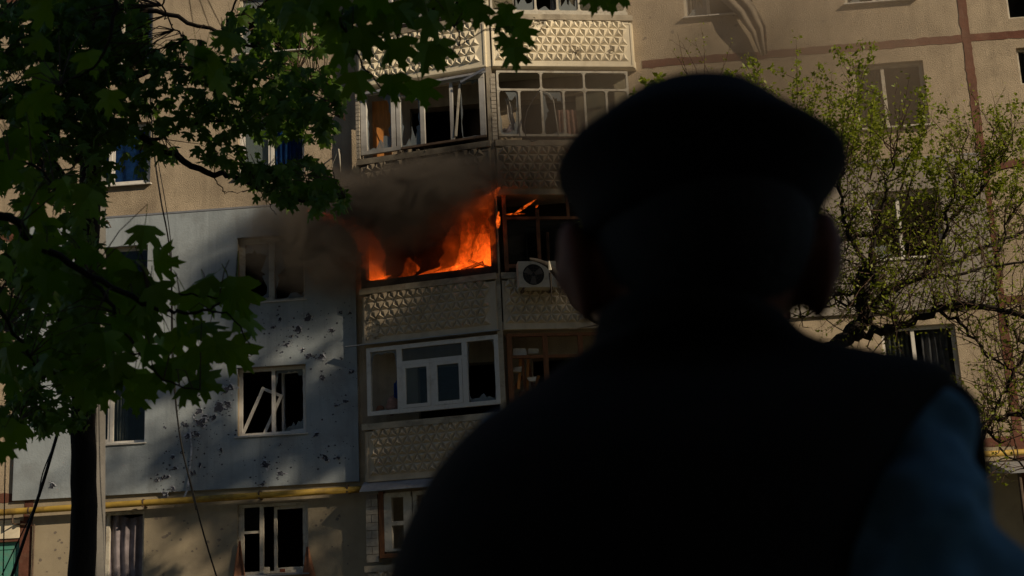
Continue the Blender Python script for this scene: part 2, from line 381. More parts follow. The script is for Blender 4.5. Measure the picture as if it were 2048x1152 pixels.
def window(F, u0, u1, z0, z1, mull=(.5,), m=None, panes=('glass', 'glass'), d=-.10, w=.065, seed=0, sill=True, keep=.3, name='window', parent=None, sillm=None, mw=.07):
    m = m or m_white; parent = parent or BLD
    mb = MB(); rect_frame(mb, F, u0+.004, u1-.004, z0+.004, z1-.004, d-.07, d, w)
    us = [u0+w]+[u0+(u1-u0)*f for f in mull]+[u1-w]
    for f in mull:
        u = u0+(u1-u0)*f; mb.fb(F, u-mw/2, u+mw/2, d-.068, d+.003, z0+w, z1-w)
    o = mb.build(name, m, parent)
    for i, st in enumerate(panes):
        a = us[i]+(mw/2 if i else 0); b_ = us[i+1]-(mw/2 if i < len(panes)-1 else 0)
        if st == 'glass': MB().fb(F, a-.004, b_+.004, d-.04, d-.034, z0+w-.004, z1-w+.004).build('pane', m_glass, o)
        elif st == 'sash': sash(F, a, b_, z0+w, z1-w, d-.01, m, o)
        elif st == 'broken': pane_ring(F, a-.004, b_+.004, z0+w-.004, z1-w+.004, d-.036, keep, seed+i).build('pane', m_shard, o)
        elif st == 'brokensash': sash(F, a, b_, z0+w, z1-w, d-.012, m, o, glass=False, keep=keep, seed=seed+i)
    if sill:
        s = MB(); P = [(u0-.05, .10), (u1+.05, .10)]
        s.add([F.p(u0-.04, .10, z0-.035+Z0), F.p(u1+.04, .10, z0-.035+Z0), F.p(u1+.04, d-.005, z0-.008+Z0), F.p(u0-.04, d-.005, z0-.008+Z0),
               F.p(u0-.04, .10, z0-.012+Z0), F.p(u1+.04, .10, z0-.012+Z0), F.p(u1+.04, d-.005, z0+.02+Z0), F.p(u0-.04, d-.005, z0+.02+Z0)],
              [(3, 2, 1, 0), (4, 5, 6, 7), (0, 1, 5, 4), (1, 2, 6, 5), (2, 3, 7, 6), (3, 0, 4, 7)])
        s.build('sill', sillm or m_white, o)
    return o
def zz(k): return (k-1)*F_H+.92, (k-1)*F_H+2.34
# column A, between the maple and the balconies, ground floor up
z0, z1 = zz(1)
wA1 = window(WALL, *WA, z0, z1, (.33,), m_oldwhite, ('', ''), mw=.075, sillm=m_metal, d=-.06)
mb = MB(); mb.fb(WALL, -8.2, -7.87, -.13, -.075, 1.75, 1.80); mb.fb(WALL, -8.245, -8.20, -.13, -.075, z0+.07, z1-.07); mb.build('transom', m_oldwhite, wA1)
MB().fb(WALL, -8.196, -7.872, -.11, -.104, 1.805, z1-.07).build('pane', m_glass, wA1)
sash(WALL, -7.60, -6.93, z0+.07, z1-.07, -.08, m_oldwhite, wA1, hinge='r', ang=.10, glass=False, w=.06)
z0, z1 = zz(2)
wA2 = window(WALL, *WA, z0, z1, (.5,), m_white, ('', ''), seed=3)
sash(WALL, -8.30, -7.83, z0+.02, z1-.28, -.13, m_white, wA2, hinge='l', ang=.12, glass=False, w=.06, tilt=.42)
sash(WALL, -7.50, -6.92, z0+.06, z1-.07, -.11, m_white, wA2, hinge='r', ang=.35, glass=False, keep=.25, seed=9, w=.05)
pane_ring(WALL, -7.55, -6.92, z0+.06, z1-.06, -.13, .14, 91).build('pane', m_shard, wA2)
z0, z1 = zz(3)
wA3 = window(WALL, *WA, z0, z1, (.5,), m_oldwhite, ('brokensash', 'broken'), seed=21, keep=.55)
z0, z1 = zz(4)
wA4 = window(WALL, *WA, z0, z1, (.5,), m_white, ('sash', 'glass'), seed=5)
z0, z1 = zz(5)
window(WALL, *WA, z0, z1, (.5,), m_oldwhite, ('broken', ''), seed=6, keep=.4)
z0, z1 = zz(6); window(WALL, *WA, z0, z1, (.5,), m_white)
# column B, behind the maple
for k, st, mm, ml in ((1, ('', ''), m_oldwhite, (.45,)), (2, ('sash', 'glass'), m_white, (.47,)), (3, ('broken', 'glass'), m_white, (.5,)), (4, ('glass', 'sash'), m_white, (.36,)), (5, ('', 'broken'), m_oldwhite, (.5,)), (6, ('glass', 'glass'), m_white, (.5,))):
    z0, z1 = zz(k); window(WALL, *WB, z0, z1, ml, mm, st, seed=30+k)
# right of the balconies
for k, st, mm, kp in ((1, ('glass', 'broken'), m_oldwhite, .4), (2, ('glass', 'glass'), m_white, .3), (3, ('broken', ''), m_white, .4), (4, ('glass', 'glass'), m_oldwhite, .5), (5, ('broken', ''), m_oldwhite, .5), (6, ('glass', 'glass'), m_white, .5)):
    z0, z1 = zz(k); window(WALL, *WC, z0, z1, (.43,), mm, st, seed=50+k, keep=kp)
    window(WALL, *WE, z0, z1, (.36,), m_oldwhite, ('broken', '') if k == 5 else ('glass', 'broken'), seed=70+k, keep=.4)
    window(WALL, -15.9, -14.5, z0, z1, (.5,), m_white, seed=80+k)
for s in STAIR: window(WALL, *s, (.38,), m_oldwhite, ('glass', ''), sill=False, w=.05, d=-.08)
# the teal door by the left joint
dr = MB().fb(WALL, DOOR[0]+.06, DOOR[1]-.06, -.12, -.07, DOOR[2]+.02, DOOR[3]-.06).build('door', m_teal, BLD)
mb = MB()
for a, b_ in ((.1, .85), (1.0, 1.72)): rect_frame(mb, WALL, DOOR[0]+.16, DOOR[1]-.16, a, b_, -.071, -.055, .03)
mb.build('door_moulding', m_teal, dr)
mb = MB(); mb.fb(WALL, DOOR[1]-.06, DOOR[1]+.07, -.1, .012, -.05, 2.25); mb.fb(WALL, DOOR[0]-.02, DOOR[0]+.06, -.1, .012, -.05, 1.9); mb.fb(WALL, DOOR[0]+.06, DOOR[1]-.06, -.1, .005, 1.84, 1.9); mb.build('door_frame', m_band, dr)
MB().fb(WALL, DOOR[0]-.1, DOOR[1]-.07, -.02, .03, 1.905, 2.28).build('lintel', m_conc, BLD)
MB().box(DOOR[0]-.4, DOOR[1]+.5, -1.3, -.001, .5, Z0-.06).build('doorstep', m_sill, BLD)

# ------------------------------------------------------------------ balconies
TS, TH = .205, .186                          # one cast triangle: side, height
def pyr(up, h=.062):
    a = [(-TS/2, 0, 0), (TS/2, 0, 0), (0, 0, TH)] if up else [(-TS/2, 0, TH), (0, 0, 0), (TS/2, 0, TH)]
    c = (0, -h, TH/3 if up else TH*2/3)
    return a, c
PYR = {}
for up in (True, False):
    a, c = pyr(up); mb = MB().add(a+[c], [(0, 1, 3), (1, 2, 3), (2, 0, 3)]); PYR[up] = mb.mesh('relief_pyramid', m_conc)
def relief(F, k, u0, u1, zb, parent, single, broken=None):
    joined = MB(); n = int((u1-u0)/(TS/2))-1; r = random.Random(k*7+int(F is LF))
    for row in range(5):
        for i in range(n):
            up = (i+row) % 2 == 0; u = u0+(i+1)*TS/2; z = zb+row*TH
            if broken and broken(u-u0, z-zb, r): continue
            if single:
                o = link('relief_pyramid', PYR[up], F.p(u, .0405, z+Z0), parent, F.rz)
                o.scale = (.985, r.uniform(.85, 1.1), .985)
            else:
                a, c = pyr(up, .078*r.uniform(.85, 1.1))
                joined.add([F.p(u+p[0]*.985, .0405-p[1], z+p[2]*.985+Z0) for p in a+[c]], [(0, 1, 3), (1, 2, 3), (2, 0, 3)])
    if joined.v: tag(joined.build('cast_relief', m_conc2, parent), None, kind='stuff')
def rubble(F, u0, u1, z0, z1, parent, seed, n=120, m=None, depth=.05):
    r = random.Random(seed); mb = MB()
    for _ in range(n):
        u = r.uniform(u0, u1); z = r.uniform(z0, z1); s = r.uniform(.012, .05); c = F.p(u, .04+r.uniform(0, depth*.5), z+Z0)
        P = [c+Vector((r.uniform(-s, s), r.uniform(-s, s), r.uniform(-s, s))) for _ in range(4)]
        mb.add(P, [(0, 1, 2), (0, 2, 3), (0, 3, 1), (1, 3, 2)])
    tag(mb.build('broken_concrete', m or m_sill, parent), None, kind='stuff')
def bricks(F, u0, u1, z0, z1, d0, d1, parent, m, bh=.086, seed=1, alt=False):
    """a brick pier: every brick a piece, joints recessed"""
    r = random.Random(seed); MB().fb(F, u0+.012, u1-.006, d0+.01, d1-.014, z0, z1).build('mortar', m_mortar, parent)
    nrow = int((z1-z0)/bh)
    for j in range(nrow):
        zz0 = z0+j*bh+.006; segs = [(u0, u1)]
        if alt and j % 2: s = u0+(u1-u0)*.48; segs = [(u0, s-.006), (s+.006, u1)]
        for a, b_ in segs:
            e = r.uniform(-.006, .008)
            MB().fb(F, a, b_, d0, d1+e, zz0, zz0+bh-.012).build('brick', m, parent)
BAL = {}
def balcony(k):
    b = (k-1)*F_H; poly = [PL, PA, PR, (PR[0]+.02, -.002), (PL[0], -.002)]
    mb = MB().prism(poly, b-.2+Z0, b-.03+Z0)
    for F in (LF, RF): mb.fb(F, .06 if F is LF else .085, F.len-.03, -.06, .04, b-.199, b+.81)
    mb.box(PL[0], PL[0]+.07, PL[1]+.05, -.003, b-.198+Z0, b+.82+Z0)
    mb.box(PR[0]-.07, PR[0]+.005, PR[1]+.04, -.003, b-.198+Z0, b+.82+Z0)
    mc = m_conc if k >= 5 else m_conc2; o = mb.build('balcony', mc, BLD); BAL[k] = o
    MB().box(PA[0]-.04, PA[0]+.04, PA[1]+.11, -.003, b-.02+Z0, b+2.595+Z0).build('added_divider', m_burnt if k == 3 else m_room, o)  # unseen divider, added to keep the firelight out of the right half
    m = MB()
    for F in (LF, RF): m.fb(F, -.02 if F is LF else .07, F.len-.005, -.10, .085, b+.842, b+.965)
    m.build('sill_cap', m_sill, o)
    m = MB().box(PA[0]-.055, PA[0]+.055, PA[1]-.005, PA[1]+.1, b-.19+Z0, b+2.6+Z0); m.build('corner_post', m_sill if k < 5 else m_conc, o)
    for F in (LF, RF):   # plain raised rim of the cast panel
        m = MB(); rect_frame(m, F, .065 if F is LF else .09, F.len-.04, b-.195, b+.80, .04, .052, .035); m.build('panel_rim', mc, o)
    # flat upstand panel ends and inside lining
    return o
for k in range(1, NS): balcony(k)
def relief_zone(F): return (.13, F.len-.13)
def hole4(u, z, r):                           # the panel above the fire has lost most of its cast points
    return (.45 < u < 2.0 and z > .25 and r.random() < .8) or (.9 < u < 1.9 and r.random() < .5) or (2.05 < u < 2.5 and z > .2 and r.random() < .25)
def hole3(u, z, r): return u < .25 and z < .35
def hole5(u, z, r): return (abs(u-1.72) < .09 and abs(z-.28) < .08) or (abs(u-2.5) < .06 and abs(z-.22) < .1) or (abs(u-1.0) < .12 and z > .7) 
relief(RF, 5, .12, RF.len-.10, 10.2+.93, BAL[5], True, hole5)
relief(LF, 5, .12, LF.len-.10, 10.2+.93, BAL[5], True)
relief(LF, 4, .12, LF.len-.10, 8.33, BAL[4], False, hole4); relief(RF, 4, .12, RF.len-.10, 8.33, BAL[4], False)
relief(LF, 3, .12, LF.len-.10, 5.53, BAL[3], False, hole3); relief(RF, 3, .12, RF.len-.10, 5.53, BAL[3], False)
relief(LF, 2, .12, LF.len-.10, 2.73, BAL[2], False); relief(RF, 2, .12, RF.len-.10, 2.73, BAL[2], False)
relief(LF, 1, .12, LF.len-.10, -.07, BAL[1], False); relief(RF, 1, .12, RF.len-.10, -.07, BAL[1], False)
relief(LF, 6, .12, LF.len-.10, 13.93, BAL[6], False); relief(RF, 6, .12, RF.len-.10, 13.93, BAL[6], False)
rubble(LF, .5, 2.1, 8.6, 9.25, BAL[4], 5, 320); rubble(LF, .12, .42, 5.5, 5.95, BAL[3], 6, 90); rubble(LF, .9, 1.7, 9.2, 9.42, BAL[4], 8, 110)
rubble(RF, 1.72, 1.98, 11.28, 11.5, BAL[5], 9, 50); rubble(RF, 2.53, 2.7, 11.22, 11.42, BAL[5], 10, 30); rubble(RF, .95, 1.3, 11.8, 12.12, BAL[5], 11, 70)

# --- glazing, storey four, left face: bent white frames with half the glass gone
o4 = BAL[4]
bricks(LF, -.03, .05, 9.39, 10.86, -.14, .06, o4, m_brick, seed=4)
mb = MB(); mb.fb(LF, .07, .20, -.05, .03, 9.47, 10.78); mb.fb(LF, .20, .96, -.05, .028, 9.47, 9.555); mb.fb(LF, .07, 2.84, -.05, .031, 10.78, 10.87)
for a, b_ in ((.76, .85), (.875, .965), (2.07, 2.14), (2.72, 2.84)): mb.fb(LF, a, b_, -.045, .026, 9.52, 10.78)
mb.fb(LF, 1.41, 1.50, -.045, .027, 9.50, 10.60)
w4 = mb.build('window_frame', m_white, o4)
MB().bar(LF.p(2.30, .0, 10.72+Z0), LF.p(2.18, .02, 9.58+Z0), .05, .04).build('loose_sash_bar', m_oldwhite, o4); MB().bar(LF.p(.97, -.03, 10.66+Z0), LF.p(1.41, -.03, 10.62+Z0), .04, .05).build('loose_sash_bar', m_oldwhite, o4)
MB().fb(LF, .97, 2.84, -.05, .03, 9.475, 9.52).build('window_board', m_steel, o4)
pane_ring(LF, .20, .76, 9.555, 10.78, -.01, .34, 41).build('pane', m_shard, o4); pane_ring(LF, .965, 1.41, 9.53, 10.60, -.01, .5, 44).build('pane', m_shard, o4)
pane_ring(LF, 2.3, 2.72, 9.53, 10.78, -.01, .13, 46).build('pane', m_shard, o4)
m = MB(); m.add([LF.p(.1, .05, 10.86+Z0), LF.p(2.9, .05, 10.90+Z0), LF.p(2.9, .12, 10.83+Z0), LF.p(.1, .12, 10.78+Z0), LF.p(.1, .05, 10.87+Z0), LF.p(2.9, .05, 10.91+Z0), LF.p(2.9, .12, 10.84+Z0), LF.p(.1, .12, 10.79+Z0)], [(3, 2, 1, 0), (4, 5, 6, 7), (0, 1, 5, 4), (1, 2, 6, 5), (2, 3, 7, 6), (3, 0, 4, 7)]); m.build('drip_flashing', m_metal, o4)
MB().bar(LF.p(2.35, .1, 10.72+Z0), LF.p(2.9, .13, 10.92+Z0), .02, .05).build('torn_flashing', m_metal, o4)
# storey four, right face: old white steel frame with rounded lights
def round_lights(F, k, parent, us, z0, zt, z1, top_us, m, d=0.0):
    mb = MB()
    for u in us: mb.fb(F, u-.022, u+.022, d-.05, d, z0, zt)
    for u in top_us: mb.fb(F, u-.022, u+.022, d-.05, d+.002, zt, z1)
    for z in (z0, zt, z1): mb.fb(F, us[0]-.02, us[-1]+.02, d-.048, d+.004, z-.022, z+.022)
    def fil(u, z, su, sz, r=.07):             # the quarter-round corner of a light
        pts = [(u, z)]+[(u+su*(r-r*math.sin(a)), z+sz*(r-r*math.cos(a))) for a in (0, .4, .8, 1.17, 1.57)]
        n = len(pts); v = [F.p(p[0], d-.002, p[1]+Z0) for p in pts]+[F.p(p[0], d-.045, p[1]+Z0) for p in pts]
        mb.add(v, [tuple(range(n)), tuple(reversed(range(n, 2*n)))]+[(i, (i+1) % n, n+(i+1) % n, n+i) for i in range(n)])
    for seq, a, b_ in ((us, z0, zt), (top_us, zt, z1)):
        for i in range(len(seq)-1):
            for u, su in ((seq[i]+.02, 1), (seq[i+1]-.02, -1)):
                for z, sz in ((a+.02, 1), (b_-.02, -1)): fil(u, z, su, sz)
    return mb.build('window_frame', m, parent)
US = [.18, .62, 1.09, 1.55, 2.0, 2.46, 2.92]
f4 = round_lights(RF, 4, o4, US, 9.50, 10.50, 10.90, [.18, 1.09, 2.0, 2.92], m_oldwhite)
for i, (a, b_) in enumerate(((.18, 1.09), (1.09, 2.0), (2.0, 2.92))):
    if i != 1: MB().fb(RF, a+.02, b_-.02, -.03, -.024, 10.52, 10.88).build('pane', m_glass, o4)
for i in range(6):
    if i in (0, 2): pane_ring(RF, US[i]+.02, US[i+1]-.02, 9.52, 10.48, -.026, .45, 60+i).build('pane', m_shard, o4)
    elif i > 3: MB().fb(RF, US[i]+.02, US[i+1]-.02, -.03, -.024, 9.52, 10.48).build('pane', m_glass, o4)
bricks(RF, .03, .13, 9.39, 10.86, -.16, .02, o4, m_brick, seed=5)
# storey five
o5 = BAL[5]
f5 = round_lights(RF, 5, o5, [.12, .60, 1.06, 1.53, 1.99, 2.46, 2.98], 12.27, 13.3, 13.7, [.12, 1.06, 1.99, 2.98], m_oldwhite)
MB().fb(RF, .1, 3.02, -.08, .05, 12.0, 12.25).build('window_board', m_oldwhite, o5)
U5 = [.12, .60, 1.06, 1.53, 1.99, 2.46, 2.98]
for i in range(6):
    if i in (0, 4, 5): MB().fb(RF, U5[i]+.02, U5[i+1]-.02, -.03, -.024, 12.29, 13.28).build('pane', m_glass, o5)
    else: pane_ring(RF, U5[i]+.02, U5[i+1]-.02, 12.29, 13.28, -.026, .5, 160+i).build('pane', m_shard, o5)
mb = MB(); rect_frame(mb, LF, .1, 2.84, 12.25, 13.6, -.05, .03, .09)
for u in (.8, 1.5, 1.95, 2.2): mb.fb(LF, u-.05, u+.05, -.045, .028, 12.34, 13.51)
mb.build('window_frame', m_white, o5)
MB().fb(LF, .05, 2.9, -.08, .09, 12.17, 12.249).build('window_board', m_char, o5)
bricks(LF, 2.70, 2.90, 12.25, 13.6, -.14, .02, o5, m_brick, seed=6, alt=True)
# storey three, left face: burnt out opening; right face: scorched wooden frame
o3 = BAL[3]
mb = MB(); mb.fb(LF, .02, .13, -.12, .05, 6.57, 8.2); mb.fb(LF, 2.83, 2.96, -.12, .05, 6.57, 8.3); mb.fb(LF, .13, 2.83, -.10, .055, 6.57, 6.72); mb.build('window_frame', m_char, o3)
MB().bar(LF.p(2.15, -.1, 6.74+Z0), LF.p(2.62, -.12, 6.86+Z0), .05, .06).build('charred_rail', m_char, o3)
MB().bar(LF.p(2.3, -.15, 6.95+Z0), LF.p(2.75, -.1, 6.74+Z0), .04, .05).build('charred_rail', m_char, o3)
m_wood_sc = mat('scorched brown wood', (.16, .07, .035), .8, .4, 6, .4, 30, dirt=(.02, .015, .012), dirt_amt=.8, dscale=5)
mb = MB(); mb.fb(RF, .16, .24, -.07, 0, 6.62, 8.2); mb.fb(RF, .84, .91, -.07, .001, 6.76, 7.9); mb.fb(RF, .24, 2.9, -.065, .004, 7.69, 7.75); mb.fb(RF, .16, 2.95, -.07, .003, 6.68, 6.755); mb.fb(RF, 1.48, 1.54, -.07, .002, 7.75, 8.2)
mb.fb(RF, 2.2, 2.27, -.07, .001, 6.755, 7.69); mb.fb(RF, 2.88, 2.95, -.07, .001, 6.755, 8.2); mb.build('window_frame', m_wood_sc, o3)
MB().fb(RF, .25, .84, -.04, -.034, 6.77, 7.68).build('pane', m_glass, o3); MB().fb(RF, .92, 2.19, -.04, -.034, 6.77, 7.68).build('pane', m_glass, o3)
MB().fb(RF, 1.10, 1.16, -.5, -.44, 6.6, 7.55).build('inner_post', m_wood_sc, o3)
# storey two, left face: nearly whole white plastic glazing
o2 = BAL[2]
mb = MB(); rect_frame(mb, LF, .09, 2.90, 3.93, 5.32, -.05, .03, .085)
for u in (.80, 2.19): mb.fb(LF, u-.055, u+.055, -.045, .027, 4.015, 5.235)
mb.fb(LF, .855, 2.135, -.045, .025, 4.90, 4.975); mb.fb(LF, 1.455, 1.53, -.045, .026, 4.015, 4.90)
mb.build('window_frame', m_white, o2)
sash(LF, .86, 1.452, 4.02, 4.895, .035, m_white, o2, w=.07, th=.055); sash(LF, 1.533, 2.13, 4.02, 4.895, .035, m_white, o2, w=.07, th=.055)
MB().fb(LF, .86, 2.13, -.02, -.014, 4.98, 5.23).build('pane', m_glass, o2)
pane_ring(LF, .175, .745, 4.015, 5.235, -.015, .12, 201).build('pane', m_shard, o2); pane_ring(LF, 2.245, 2.815, 4.015, 5.235, -.015, .16, 207).build('pane', m_shard, o2)
m = MB(); m.fb(LF, -.35, 2.95, .02, .10, 5.385, 5.40); m.build('drip_flashing', m_metal, o2)
mb = MB()
for u in (.18, .90, 1.61, 2.3, 2.95): mb.fb(RF, u-.05, u+.05, -.07, 0, 3.95, 5.32)
for z in (3.97, 4.86, 5.30): mb.fb(RF, .13, 3.0, -.066, .004, z-.03, z+.03)
mb.build('window_frame', m_wood, o2)
MB().fb(RF, .96, 1.55, -.04, -.034, 4.0, 4.83).build('pane', m_glass, o2)
# storey one
o1 = BAL[1]
bricks(LF, .01, .26, 1.03, 2.36, -.14, .03, o1, m_brick, bh=.155, seed=8, alt=True)
MB().fb(LF, .28, .38, -.10, .02, 1.1, 2.40).build('door_post', m_wood, o1)
mb = MB(); mb.fb(LF, .39, .55, -.09, .012, 1.22, 2.36); mb.fb(LF, .55, .96, -.09, .012, 2.27, 2.36); mb.fb(LF, .80, .98, -.09, .010, 1.22, 2.27); mb.fb(LF, .55, .80, -.09, .008, 1.72, 1.80); mb.fb(LF, .55, .80, -.09, .011, 1.22, 1.27)
rect_frame(mb, LF, 1.0, 2.85, 1.12, 2.36, -.08, .01, .08); mb.fb(LF, 1.8, 1.9, -.08, .008, 1.2, 2.28)
mb.build('window_frame', m_oldwhite, o1)
MB().fb(LF, .30, 2.9, -.10, .06, 1.10, 1.18).build('window_board', m_wood, o1)
m = MB(); m.hexa([LF.p(-.03, .24, 2.40+Z0), LF.p(2.95, .24, 2.40+Z0), LF.p(2.95, .0, 2.60+Z0), LF.p(-.03, .0, 2.60+Z0), LF.p(-.03, .24, 2.415+Z0), LF.p(2.95, .24, 2.415+Z0), LF.p(2.95, .0, 2.615+Z0), LF.p(-.03, .0, 2.615+Z0)]); m.build('awning', m_metal, o1)
mb = MB(); rect_frame(mb, RF, .15, 3.0, 1.1, 2.4, -.06, .01, .08)
for u in (1.1, 2.05): mb.fb(RF, u-.05, u+.05, -.058, .008, 1.18, 2.32)
mb.build('window_frame', m_oldwhite, o1)
for u in ((.24, 1.04), (1.16, 1.99), (2.11, 2.91)): MB().fb(RF, u[0], u[1], -.03, -.024, 1.19, 2.31).build('pane', m_glass, o1)
for k in (6,):
    for F in (LF, RF):
        mb = MB(); rect_frame(mb, F, .12, 2.86, 15.0, 16.4, -.05, .02, .08); mb.fb(F, 1.4, 1.5, -.05, .018, 15.08, 16.32); mb.build('window_frame', m_white, BAL[k])
m = MB(); m.prism([PL, PA, PR, (PR[0]+.02, -.001), (PL[0], -.001)], 16.65+Z0, 16.75+Z0); m.build('balcony_roof', m_conc, BLD)

# ------------------------------------------------------------------ shrapnel damage in the grey facing
def scar(px, py, s, seed, F=WALL, d=.065, parent=None):
    r = random.Random(seed); c = at_y(px, py, -d); n = r.randint(9, 13); mb = MB(); asp = r.uniform(.55, 1.0); rot = r.uniform(-.6, .6)
    rin = [s*r.uniform(.25, .95) for _ in range(n)]; rout = [a*r.uniform(1.1, 1.6) for a in rin]
    def pt(i, rr, dd):
        a = 2*math.pi*i/n; x = rr*math.cos(a); z = rr*math.sin(a)*asp; x, z = x*math.cos(rot)-z*math.sin(rot), x*math.sin(rot)+z*math.cos(rot)
        return Vector((c.x+x, -d-dd, c.z+z))
    lift = [r.uniform(.004, .03) for _ in range(n)]
    mb.add([pt(i, rin[i], lift[i]) for i in range(n)]+[pt(i, rout[i], .0006) for i in range(n)], [(i, (i+1) % n, n+(i+1) % n, n+i) for i in range(n) if r.random() < .55])
    for _ in range(7):
        a = r.uniform(0, 6.28); q = s*r.uniform(.1, 1.5); w = s*r.uniform(.15, .4); P0 = c+Vector((q*math.cos(a), -.004, q*math.sin(a)*asp))
        mb.add([P0+Vector((r.uniform(-w, w), -r.uniform(0, .015), r.uniform(-w, w))) for _ in range(3)], [(0, 1, 2)])
    o = tag(mb.build('torn_facing', m_foam, parent or INS), None, kind='stuff')
    hole = MB(); hole.add([pt(i, rin[i]*1.0, .0025) for i in range(n)]+[pt(0, 0, .0012)], [(i, (i+1) % n, n) for i in range(n)]); hole.build('shrapnel_hole', m_pit, parent or INS)
r = random.Random(11)
SC = [(615, 635, 16), (595, 660, 14), (665, 662, 13), (575, 690, 12), (620, 712, 13), (642, 715, 14), (645, 755, 10), (702, 742, 12), (692, 803, 13), (672, 810, 8), (633, 870, 10), (530, 928, 17), (563, 948, 12), (527, 968, 12), (650, 915, 14), (676, 915, 8), (455, 778, 17), (478, 722, 14), (500, 706, 12), (400, 845, 18), (412, 838, 16), (380, 872, 16), (392, 868, 16), (350, 938, 10), (315, 958, 12), (330, 955, 13), (442, 900, 9), (385, 948, 12), (105, 972, 9), (330, 990, 16), (345, 978, 12), (440, 815, 18), (425, 835, 16), (455, 808, 15), (398, 822, 14), (372, 850, 12), (560, 640, 9), (545, 655, 8), (583, 672, 8), (500, 655, 12), (486, 690, 10), (606, 700, 8), (365, 905, 10), (400, 930, 9), (345, 915, 9), (560, 790+100, 7), (681, 625, 9), (700, 626, 8)]
for i, (x, y, s) in enumerate(SC): scar(x, y, s*.0086, 300+i)
pits = MB()
for i in range(620):
    x, y, s = r.choice(SC); px = x+r.gauss(0, 26); py = y+r.gauss(0, 20)
    if not (232 < px < 716 and 600 < py < 985): continue
    c = at_y(px, py, -.067); q = r.choice((.006, .008, .011, .016, .026)); n = 7
    if any(o[0] < c.x < o[1] and o[2] < c.z-Z0 < o[3] for o in ins_ops) or c.z-Z0 < 2.7: continue
    pits.add([(c.x+q*r.uniform(.6, 1.2)*math.cos(2*math.pi*k/n), -.0672, c.z+q*r.uniform(.4, 1)*math.sin(2*math.pi*k/n)) for k in range(n)]+[(c.x, -.066, c.z)], [((k+1) % n, k, n) for k in range(n)])
tag(pits.build('shrapnel_pits', m_pit, INS), None, kind='stuff')
pits = MB()
for i in range(70):      # chips in the plaster of the other walls
    px, py = r.choice([(r.uniform(290, 470), r.uniform(1030, 1150)), (r.uniform(1280, 1700), r.uniform(30, 130)), (r.uniform(630, 700), r.uniform(1020, 1140)), (r.uniform(70, 140), r.uniform(1060, 1150))])
    c = at_y(px, py, 0); q = r.uniform(.012, .05); n = 8
    pits.add([(c.x+q*r.uniform(.6, 1.2)*math.cos(2*math.pi*k/n), -.0025, c.z+q*r.uniform(.4, 1)*math.sin(2*math.pi*k/n)) for k in range(n)]+[(c.x, -.001, c.z)], [((k+1) % n, k, n) for k in range(n)])
tag(pits.build('plaster_chips', m_mortar, BLD), None, kind='stuff')
# a long strip of facing torn loose above the pipe
P = [at_y(380, 855, -.075), at_y(383, 900, -.10), at_y(379, 945, -.09), at_y(376, 975, -.13), at_y(366, 1000, -.12)]
mb = MB()
for a, b_ in zip(P[:-1], P[1:]): mb.bar(a, b_, .012, .035, (1, 0, 0))
mb.build('torn_strip', m_foam, INS)
# ------------------------------------------------------------------ unseen block, added behind the viewer to shade the man and near leaves
nb = empty('shade_block', (6, -45, 0), 'unseen block added behind the viewer to shade the yard', 'building')
mb = MB().box(-20, 32.6, -52, -38, -.3, 33); mb.build('wall', m_plaster, nb); MB().box(32.602, 50, -50, -38.3, -.3, 27.8).build('shade_wing', m_plaster, nb)  # lower part added so its shade reaches the maple trunk
mb = MB()
for k in range(10):
    for i in range(17): mb.box(-18+i*3, -16.5+i*3, -38.3, -37.97, 1.9+k*2.9, 3.4+k*2.9)
tag(mb.build('windows', m_dark, nb), None, kind='stuff')
MB().box(-20.3, 32.9, -52.3, -37.7, 33.002, 33.4).build('roof', m_conc, nb)

# ------------------------------------------------------------------ fixed to the block: pipe, air conditioner, canopy
pp = empty('gas_pipe', (-9.4, -.2, 2.5+Z0), 'yellow gas pipe running along the wall below the grey facing', 'pipe')
mb = MB(); mb.tube([(-15.5, -.19, 2.40+Z0), (-13.1, -.19, 2.425+Z0), (-9, -.19, 2.468+Z0), (-5.72, -.19, 2.492+Z0)], .066, 12); mb.build('pipe', m_pipe, pp, True)
mb = MB(); mb.tube([(1.2, -.19, 2.48+Z0), (9.5, -.19, 2.5+Z0)], .06, 12); mb.build('pipe', m_pipe, pp, True)
for x in (-12.6, -10.2, -7.8, -6.0):
    z = 2.425+(x+13.1)*.0155+Z0; MB().box(x-.02, x+.02, -.265, .02, z-.10, z-.072).build('bracket', m_steel, pp)
    MB().tube([(x-.015, -.19, z), (x+.015, -.19, z)], .072, 12).build('clamp', m_steel, pp)
mb = MB(); mb.tube([(-12.95, -.19, 2.43+Z0), (-12.95, -.19, 2.2+Z0), (-12.95, -.06, 2.18+Z0), (-12.55, -.05, 2.16+Z0), (-12.55, -.05, .2+Z0)], .02, 6); mb.build('branch_pipe', m_steel, pp)
ac = empty('air_conditioner', RF.p(.75, .3, 6.2+Z0), 'old white air conditioner unit hung under the scorched balcony window', 'air conditioner')
G = RF
mb = MB(); u0, u1, zb, zt = .37, 1.13, 6.17, 6.70
mb.fb(G, u0, u1, .12, .415, zb, zt); mb.build('casing', m_ac, ac)
mb = MB(); cu, cz, rr = u0+.30, (zb+zt)/2-.01, .215
ring = []
for r_, d in ((rr+.018, .4155), (rr+.018, .424), (rr, .424), (rr, .4155)): ring.append([G.p(cu+r_*math.cos(a*math.pi/14), d, cz+r_*math.sin(a*math.pi/14)+Z0) for a in range(28)])
mb.add([p for g in ring for p in g], [(i*28+k, i*28+(k+1) % 28, (i+1)*28+(k+1) % 28, (i+1)*28+k) for i in range(3) for k in range(28)]); mb.build('fan_ring', m_ac, ac)
mb = MB(); mb.add([G.p(cu, .4162, cz+Z0)]+[G.p(cu+rr*math.cos(a*math.pi/14), .4162, cz+rr*math.sin(a*math.pi/14)+Z0) for a in range(28)], [(0, 1+i, 1+(i+1) % 28) for i in range(28)]); mb.build('fan_opening', m_black, ac)
